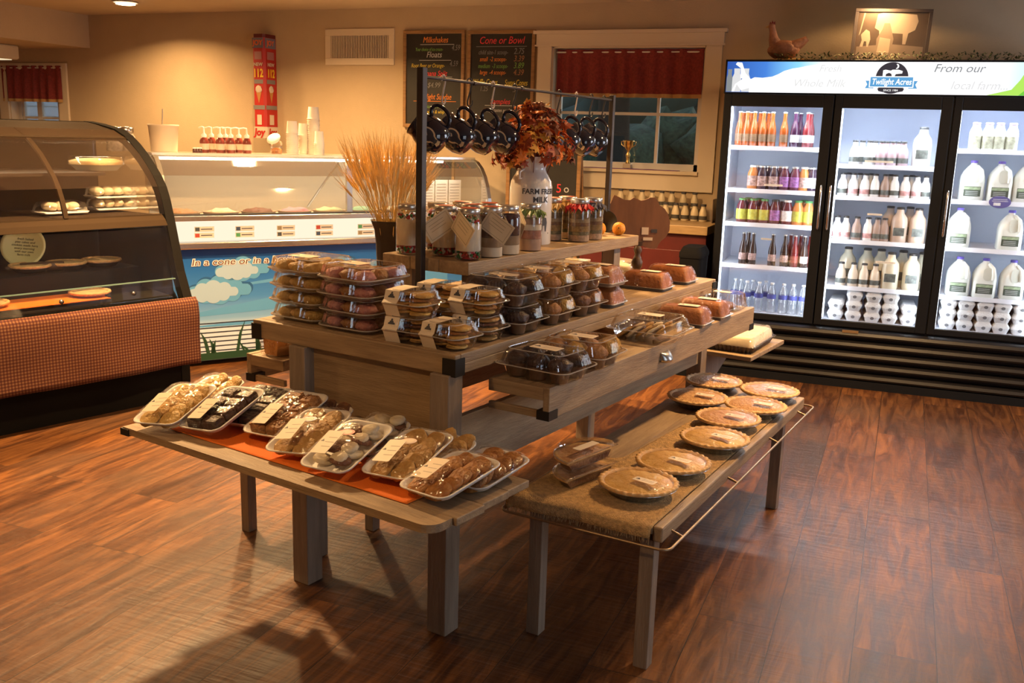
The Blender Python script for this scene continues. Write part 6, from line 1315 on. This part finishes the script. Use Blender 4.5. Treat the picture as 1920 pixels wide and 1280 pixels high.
# ================================================================ WINDOW SILL AND CABINET TOP
q = W1; M_pur = mat('purple_cloth', (.17, .05, .20), .8)
a_ = wat(1094, 322).x; e_ = wat(1272, 330).x
def ppf(u, v): x = a_+u*(e_-a_); y = WALLY-.042+v*.09; return (x, y, q['z0']+.0135+.004*max(0, noise.noise(Vector((x*9, y*20, 0))))) 
o = cloth_grid(ppf, 40, 5, M_pur, 'p').build('purple_runner', M_pur); sd = o.modifiers.new('s', 'SOLIDIFY'); sd.thickness = .003; sd.offset = 1; tag(o, 'purple cloth runner lying on the sill of the right window', 'cloth')
p = on(1175, 325, (0, WALLY-.0, 0), (0, 1, 0)); t = thing('trophy', 'gold two-handled trophy cup on the sill of the right window', 'trophy', (p.x, WALLY+.01, q['z0']+.020)); M_au = mat('trophy_gold', (.75, .52, .20), .25, 1)
MB().box(-.03, .03, -.03, .03, 0, .035).build('plinth', mat('marble', (.45, .38, .30), .3), t, bevel=.003); MB().lathe([(.018, .035), (.02, .04), (.012, .055), (.014, .08), (.018, .10), (.01, .115), (.009, .13), (.022, .145), (.036, .17), (.042, .20), (.043, .21), (.039, .20), (.02, .15)], 24).build('cup', M_au, t)
for s_ in (-1, 1): MB().tube([(s_*.040, 0, .20), (s_*.058, 0, .20), (s_*.055, 0, .175), (s_*.03, 0, .16)], .003, 6).build('handle', M_au, t)
def mini():
    t = thing('milk_bottle', 'x', 'bottle'); MB().lathe([(.024, 0), (.027, .004), (.027, .055), (.02, .08), (.016, .09), (.016, .102)], 16).build('bottle', mat('cream_milk', (.66, .56, .38), .35), t); MB().lathe([(.0275, .012), (.0275, .038)], 16, cap0=False, cap1=False).build('sticker', mat('label_dark', (.07, .065, .06), .6), t); MB().cyl((0, 0, .102), .019, .014, 14).build('cap', M_ink, t); return t
mb_ = mini(); cy = WALLY-.10
rack = thing('bottle_rack', 'clear stepped rack holding small milk bottles on the red cabinet', 'rack', (0, 0, CZ)); xs0 = wat(1150, 380, .2).x; MB().box(xs0, rx1-.03, WALLY-.165, WALLY-.03, 0.0, .085).build('step', M_plm, rack); MB().box(rx1-.03, rx1-.024, WALLY-.30, WALLY-.03, .0, .17).build('end_panel', mat('smoke_panel', (.10, .06, .04), .3), rack)
ks = ['at the left end', 'second from the left', 'third from the left', 'fourth from the left', 'fourth from the right', 'third from the right', 'second from the right', 'at the right end']
for i, px in enumerate((1163, 1183, 1203, 1222, 1240, 1259, 1281, 1302)): place(mb_, (wat(px, 380, .1).x, cy, CZ+.0855), 0, 'small milk bottle on the upper step of the rack, '+ks[i], 'small milk bottles in the rack')
for i, px in enumerate((1180, 1203, 1225, 1247, 1266, 1284, 1302, 1318)): place(mb_, (wat(px, 400, .22).x, WALLY-.215, CZ+.0005), 0, 'small milk bottle in the front row of the rack, '+ks[i], 'small milk bottles in the rack', 1.08)
# ================================================================ WHAT STANDS IN THE COOLER
ORD = 'first second third fourth fifth sixth seventh eighth ninth tenth eleventh'.split()
SHN = ['top', 'second', 'third', 'fourth', 'bottom']; DN = ['left', 'middle', 'right']
def bottle(kind, name, prof, m, cap=None, sticker_=None, n=20, extra=None):
    t = thing(name, 'x', name.split('_')[-1]); MB().lathe(prof, n).build('bottle', m, t)
    if sticker_: z0, z1, r, ms = sticker_; MB().lathe([(r, z0), (r, z1)], n, cap0=False, cap1=False).build('sticker', ms, t)
    if cap: z, r, h, mc_ = cap; MB().lathe([(r, z), (r, z+h*.8), (r*.8, z+h)], 14).build('cap', mc_, t)
    return t
def liquid(nm, c): return mat(nm, c, .12, coat=.3)
L_or = liquid('soda_orange', (.24, .05, .008)); L_pu = liquid('soda_purple', (.04, .012, .035)); L_rd = liquid('soda_red', (.14, .015, .018)); L_dk = liquid('soda_dark', (.03, .016, .014)); L_gn = liquid('juice_plum', (.10, .02, .03)); L_pe = liquid('juice_peach', (.50, .18, .05)); L_mg = liquid('juice_magenta', (.10, .02, .05)); L_bl = liquid('juice_black', (.04, .02, .04))
K_w = mat('cap_white', (.62, .62, .62), .4); K_g = mat('cap_green', (.05, .20, .06), .4); K_k = mat('cap_black', (.02, .02, .022), .4); K_s = mat('cap_silver', (.5, .5, .5), .3, .8); K_p = mat('cap_purple', (.13, .09, .42), .4)
S_w = mat('label_white', (.68, .68, .70), .5, noise_amt=.25, nscale=50); S_y = mat('label_yellow', (.42, .42, .06), .5, noise_amt=.35, nscale=40); S_or = mat('label_dark_orange', (.18, .10, .05), .5, noise_amt=.5, nscale=60); S_mx = mat('label_fruit', (.45, .30, .28), .5, noise_amt=.7, nscale=60); S_bl = mat('label_blue', (.06, .07, .30), .5); S_ck = mat('label_charcoal', (.10, .11, .10), .5, noise_amt=.6, nscale=45); S_vi = mat('label_violet', (.30, .12, .35), .5, noise_amt=.6, nscale=60)
sodaP = [(.026, 0), (.029, .004), (.029, .105), (.024, .135), (.014, .175), (.012, .205), (.0135, .21), (.0125, .228)]
juiceP = [(.034, 0), (.038, .006), (.038, .095), (.036, .118), (.024, .142), (.023, .155)]
waterP = [(.028, 0), (.031, .008), (.030, .03), (.031, .05), (.028, .075), (.031, .10), (.031, .135), (.022, .17), (.012, .187), (.0115, .2)]
milkP = [(.030, 0), (.033, .006), (.033, .075), (.027, .105), (.0165, .125), (.016, .148)]
halfP = [(.046, 0), (.050, .008), (.050, .125), (.045, .155), (.024, .185), (.021, .21)]
creamP = [(.032, 0), (.036, .005), (.036, .105), (.030, .125), (.022, .14), (.022, .155)]
def mk_soda(nm, m, s): return bottle('soda', nm, sodaP, m, (.226, .0145, .008, K_s), (.035, .085, .0295, s))
P = {}
P['so'] = (mk_soda('soda_bottle', L_or, S_or), 'orange soda bottle'); P['sp'] = (mk_soda('soda_bottle', L_pu, S_w), 'dark purple soda bottle'); P['sr'] = (mk_soda('soda_bottle', L_rd, S_w), 'dark red soda bottle')
P['rb'] = (mk_soda('root_beer_bottle', L_dk, S_mx), 'dark brown root beer bottle'); P['rr'] = (mk_soda('root_beer_bottle', L_rd, mat('label_crimson', (.25, .04, .04), .5, noise_amt=.5, nscale=50)), 'red-labelled root beer bottle'); P['rw'] = (mk_soda('root_beer_bottle', L_dk, S_w), 'pale-labelled root beer bottle')
def mk_juice(m, s, c): return bottle('j', 'juice_bottle', juiceP, m, (.153, .0255, .014, c), (.025, .095, .0385, s))
P['jo'] = (mk_juice(L_pe, S_mx, K_w), 'peach juice bottle'); P['jk'] = (mk_juice(L_bl, S_mx, K_s), 'black grape juice bottle'); P['jm'] = (mk_juice(L_mg, S_vi, K_s), 'magenta juice bottle'); P['jw'] = (mk_juice(L_bl, S_w, K_s), 'white-labelled dark juice bottle')
P['gp'] = (mk_juice(L_gn, S_y, K_g), 'green-capped plum juice bottle'); P['go'] = (mk_juice(L_pe, S_y, K_g), 'green-capped orange juice bottle'); P['gw'] = (mk_juice(L_gn, S_w, K_w), 'white-labelled plum juice bottle'); P['gv'] = (mk_juice(L_gn, S_vi, K_k), 'violet-labelled plum juice bottle')
P['wa'] = (bottle('w', 'water_bottle', waterP, clear('water_plastic', base=.08, edge=.6, rough=.08, milky=.12, mcol=(.7, .8, .9)), (.198, .0135, .013, K_w), (.10, .13, .0315, S_bl)), 'blue-labelled water bottle')
def mk_milk(nm, c, s=S_ck): return bottle('m', 'milk_bottle', milkP, mat(nm, c, .3), (.147, .0185, .013, K_k), (.02, .052, .0335, s))
P['mw'] = (mk_milk('milk_white', (.74, .74, .73)), 'small white milk bottle'); P['mr'] = (mk_milk('milk_white', (.74, .74, .73), mat('label_pink', (.55, .30, .30), .5, noise_amt=.4, nscale=40)), 'small pink-labelled milk bottle'); P['mc'] = (mk_milk('milk_choc', (.34, .24, .20)), 'small chocolate milk bottle'); P['mm'] = (mk_milk('milk_mauve', (.42, .30, .32)), 'small mauve-brown milk bottle')
P['mb'] = (mk_milk('milk_cream', (.66, .56, .44)), 'small cream-coloured milk bottle')
def mk_half(nm, c):
    t = bottle('h', 'milk_jug', halfP, mat(nm, c, .25, coat=.3), (.208, .024, .014, K_k)); MB().box(-.032, .032, -.0515, -.049, .045, .095).build('sticker', S_ck, t); MB().tube([(0, .02, .20), (0, .05, .19), (0, .058, .15), (0, .05, .12)], .008, 8).build('handle', mat(nm, c), t); return t
P['hw'] = (mk_half('milk_white', (.74, .74, .73)), 'tall white milk jug'); P['ht'] = (mk_half('milk_tan', (.48, .36, .28)), 'tall tan flavoured milk jug'); P['hc'] = (mk_half('milk_eggnog', (.60, .54, .40)), 'tall cream-coloured milk jug')
P['cr'] = (bottle('c', 'cream_bottle', creamP, mat('milk_white', (.74, .74, .73)), (.153, .024, .015, K_p), (.01, .085, .0365, mat('label_farm', (.34, .33, .24), .5, noise_amt=.5, nscale=30))), 'short purple-capped milk bottle')
def gallon():
    t = thing('gallon_jug', 'x', 'jug'); m = mat('jug_milk', (.72, .74, .68), .3, coat=.2)
    sec = [rrect(.135, .135, .03, 0, 5), rrect(.150, .150, .035, .008, 5), rrect(.150, .150, .035, .135, 5), rrect(.142, .142, .04, .165, 5), rrect(.115, .115, .045, .195, 5), rrect(.075, .075, .035, .222, 5), rrect(.042, .042, .0205, .238, 5), rrect(.038, .038, .0185, .25, 5)]
    MB().loft(sec).build('body', m, t); MB().lathe([(.0225, .248), (.0225, .262), (.020, .265)], 18).build('cap', K_p, t)
    MB().tube([(.020, -.030, .226), (.044, -.066, .200), (.050, -.082, .16), (.048, -.079, .125)], [.013, .014, .014, .012], 10).build('handle', m, t)
    MB().loft([rrect(.055, .09, .027, 0, 6), rrect(.055, .09, .027, .002, 6)]).build('handle_recess', mat('jug_shade', (.55, .57, .50), .4), t, (.012, -.0735, .163), (R_(84), 0, 0))
    s = MB().box(-.052, .052, -.0768, -.0752, .03, .095).build('sticker', mat('label_green_black', (.05, .07, .05), .5), t); MB().box(-.05, .05, -.0775, -.077, .074, .092).build('landscape', mat('label_grass', (.30, .38, .24), .5, noise_amt=.4, nscale=40), s); b = MB()
    for k in range(3): b.box(-.04, .036, -.0775, -.077, .038+k*.011, .042+k*.011)
    b.build('printing', mat('label_grey', (.4, .42, .4), .5), s); return t
P['gj'] = (gallon(), 'purple-capped gallon milk jug')
def carton():
    t = thing('egg_carton', 'x', 'egg carton'); m = mat('pulp_grey', (.60, .60, .60), .85, bump=.5, bscale=120); W, L = .10, .28
    MB().loft([rrect(W*.75, L*.93, .015, 0, 3), rrect(W, L, .02, .034, 3)], smooth=False).build('base', m, t); MB().loft([rrect(W*1.03, L*1.01, .02, .0345, 3), rrect(W*1.02, L, .02, .043, 3), rrect(W*.74, L*.92, .015, .066, 3)], smooth=False).build('lid', m, t)
    MB().prism([(.012*math.cos(R_(a)), .028+.010*math.sin(R_(a))) for a in range(0, 361, 30)][:-1], -L*.506, -L*.49, 'y').build('latch', mat('pulp_dark', (.12, .12, .13), .8), t); return t
P['eg'] = (carton(), 'grey pulp egg carton')
USEDK = {}
def put(door, shelf, key, px, d=.145, sc=1.0, z=None, extra='', py=None, idx=None, rot=0, grp=None):
    proto, desc = P[key]; zz = (SHZ[door][shelf] if shelf < 4 else .4205)+.0006 if z is None else z
    x = kp(px, (276, 357, 421, 500, 590)[shelf] if py is None else py, d).x
    x = max(gl[door][0]-.02, min(gl[door][1]+.02 if door < 2 else KW-.12, x))
    k = (door, shelf, extra); USEDK[k] = USEDK.get(k, 0)+1; i = USEDK[k]-1 if idx is None else idx
    lab = '%s, %s%s from left, %s shelf, %s cooler door' % (desc, extra, ORD[i], SHN[shelf], DN[door])
    return place(proto, KF.w(x, d, zz), KF.a+rot, lab, grp or ('drinks on the %s shelf behind the %s cooler door' % (SHN[shelf], DN[door])), sc)
row = lambda door, shelf, items, **k: [put(door, shelf, key, px, **k) for key, px in items]
BK = 'back row, '
row(0, 0, [('so', 1387), ('so', 1400), ('so', 1414), ('so', 1431), ('so', 1448), ('so', 1471), ('sp', 1491), ('sr', 1514)], sc=.97, py=240); row(0, 0, [('so', 1393), ('so', 1407), ('so', 1424), ('so', 1440), ('sp', 1500), ('sr', 1520)], sc=.97, d=.215, extra=BK, py=240)
row(0, 1, [('jo', 1412), ('jk', 1429), ('jk', 1451), ('jm', 1471), ('jm', 1491), ('jo', 1508), ('jw', 1524)], sc=.95, py=330); row(0, 1, [('jk', 1421), ('jk', 1441), ('jm', 1462), ('jw', 1516)], sc=.95, d=.24, extra=BK, py=330)
row(0, 2, [('gp', 1391), ('gp', 1412), ('gp', 1433), ('gv', 1453), ('gw', 1476), ('go', 1496), ('go', 1516)], sc=.98, py=395); row(0, 2, [('gp', 1402), ('gp', 1423), ('gw', 1465), ('go', 1507)], sc=.98, d=.24, extra=BK, py=395)
row(0, 3, [('rb', 1393), ('rb', 1411), ('rb', 1448), ('rb', 1471), ('rr', 1490), ('rw', 1508)], sc=.92, py=470); row(0, 3, [('rb', 1402), ('rr', 1481), ('rr', 1500), ('rr', 1518)], sc=.92, d=.215, extra=BK, py=470)
row(0, 4, [('wa', 1399), ('wa', 1422), ('wa', 1446), ('wa', 1468), ('wa', 1486), ('wa', 1505)], sc=.98, py=560); row(0, 4, [('wa', 1377), ('wa', 1388), ('wa', 1410), ('wa', 1434)], sc=.98, d=.22, extra=BK, py=560)
row(1, 0, [('mw', 1603), ('mw', 1630), ('mm', 1652), ('mm', 1673), ('mm', 1694)], sc=.98, py=285); put(1, 0, 'hw', 1730, sc=1.12, py=270, d=.16)
row(1, 0, [('mw', 1616), ('mw', 1640), ('mm', 1662), ('mm', 1684)], sc=.98, py=285, d=.225, extra=BK)
row(1, 1, [('mw', 1580), ('mr', 1600), ('mr', 1622), ('mw', 1641), ('mc', 1660), ('mw', 1678), ('mr', 1698), ('mr', 1720), ('mw', 1736)], sc=.93, py=345)
row(1, 1, [('mw', 1590), ('mw', 1611), ('mb', 1632), ('mb', 1669), ('mr', 1709)], sc=.93, py=345, d=.22, extra=BK)
row(1, 2, [('mr', 1569), ('mr', 1585), ('mc', 1606), ('mr', 1627), ('mc', 1644), ('mc', 1658)], sc=.96, py=430); row(1, 2, [('ht', 1686), ('ht', 1721)], sc=1.02, py=420, d=.16); put(1, 2, 'ht', 1667, d=.26, sc=1.02, py=420, extra=BK); put(1, 2, 'ht', 1704, d=.28, sc=1.02, py=420, extra=BK)
row(1, 3, [('mb', 1576), ('mb', 1599), ('mb', 1619), ('mb', 1640)], sc=.98, py=520); row(1, 3, [('hc', 1669), ('hc', 1709)], sc=1.08, py=510, d=.16); row(1, 3, [('hc', 1587), ('hc', 1623), ('hc', 1649), ('hc', 1690)], sc=1.1, py=510, d=.29, extra=BK); put(1, 3, 'hc', 1728, d=.29, sc=1.08, py=510, extra=BK)
row(2, 0, [('cr', 1829), ('cr', 1853), ('cr', 1874), ('cr', 1898)], sc=1.0, py=255)
row(2, 1, [('gj', 1822), ('gj', 1874), ('gj', 1922)], sc=.93, py=345, d=.18); row(2, 2, [('gj', 1796), ('gj', 1893)], sc=.93, py=435, d=.18); row(2, 3, [('gj', 1795), ('gj', 1844), ('gj', 1896)], sc=.93, py=530, d=.18)
for door, cols in ((1, ((1566, 2), (1598, 3), (1632, 3), (1666, 3), (1700, 2))), (2, ((1772, 3), (1803, 3), (1837, 3), (1872, 3), (1906, 3)))):
    for c, (px, n) in enumerate(cols):
        for k in range(n):
            proto, desc = P['eg']; x = kp(px, 600 if door == 1 else 620, .2).x
            if door == 2: x = min(x, KW-.11)
            place(proto, KF.w(x, .235, .4206+k*.0668), KF.a+R_(((c*7+k*5) % 5-2)*1.2), 'egg carton, %s of the %s pile from left, behind the %s door' % (('bottom', 'middle', 'top')[k if n == 3 else k*2], ORD[c], DN[door]), 'egg cartons at the bottom of the cooler')
# round purple notice on the right shelf edge
c = kp(1875, 379, .085); t = thing('shelf_notice', 'round purple notice hanging on the second shelf edge behind the right door', 'sign', KF.w(c.x, .089, c.z), KF.a)
MB().prism([(.062*math.cos(2*PI*k/36), .037*math.sin(2*PI*k/36)) for k in range(36)], -.002, 0, 'y').build('disc', mat('notice_purple', (.10, .09, .28), .5), t); b = MB()
for k, w_ in ((.014, .08), (.004, .09)): b.box(-w_/2, w_/2, -.0026, -.0021, k, k+.003)
b.build('printing', S_w, t); MB().box(-.035, .005, -.0026, -.0021, -.022, -.004).build('picture', S_w, t)
for (door, sh_, px, py, w_) in ((1, 0, 1648, 303, .17), (0, 1, 1450, 347, .12), (0, 3, 1437, 448, .07), (1, 2, 1640, 402, .09), (1, 3, 1660, 492, .12)):
    c = kp(px, py, .088); t = thing('price_tag', 'long pale price tag strip on the %s shelf behind the %s door' % (SHN[sh_], DN[door]), 'price tag', KF.w(c.x, .088, c.z), KF.a); MB().box(-w_/2, w_/2, -.001, .0, -.006, .006).build('strip', M_stk, t); MB().box(-w_*.4, w_*.4, -.0014, -.001, -.0015, .0015).build('printing', M_inkl, t)
for k in P:
    if P[k][0].name not in USED: 
        for ch in [o for o in SC.collection.objects if o.parent == P[k][0]]: bpy.data.objects.remove(ch)
        bpy.data.objects.remove(P[k][0])
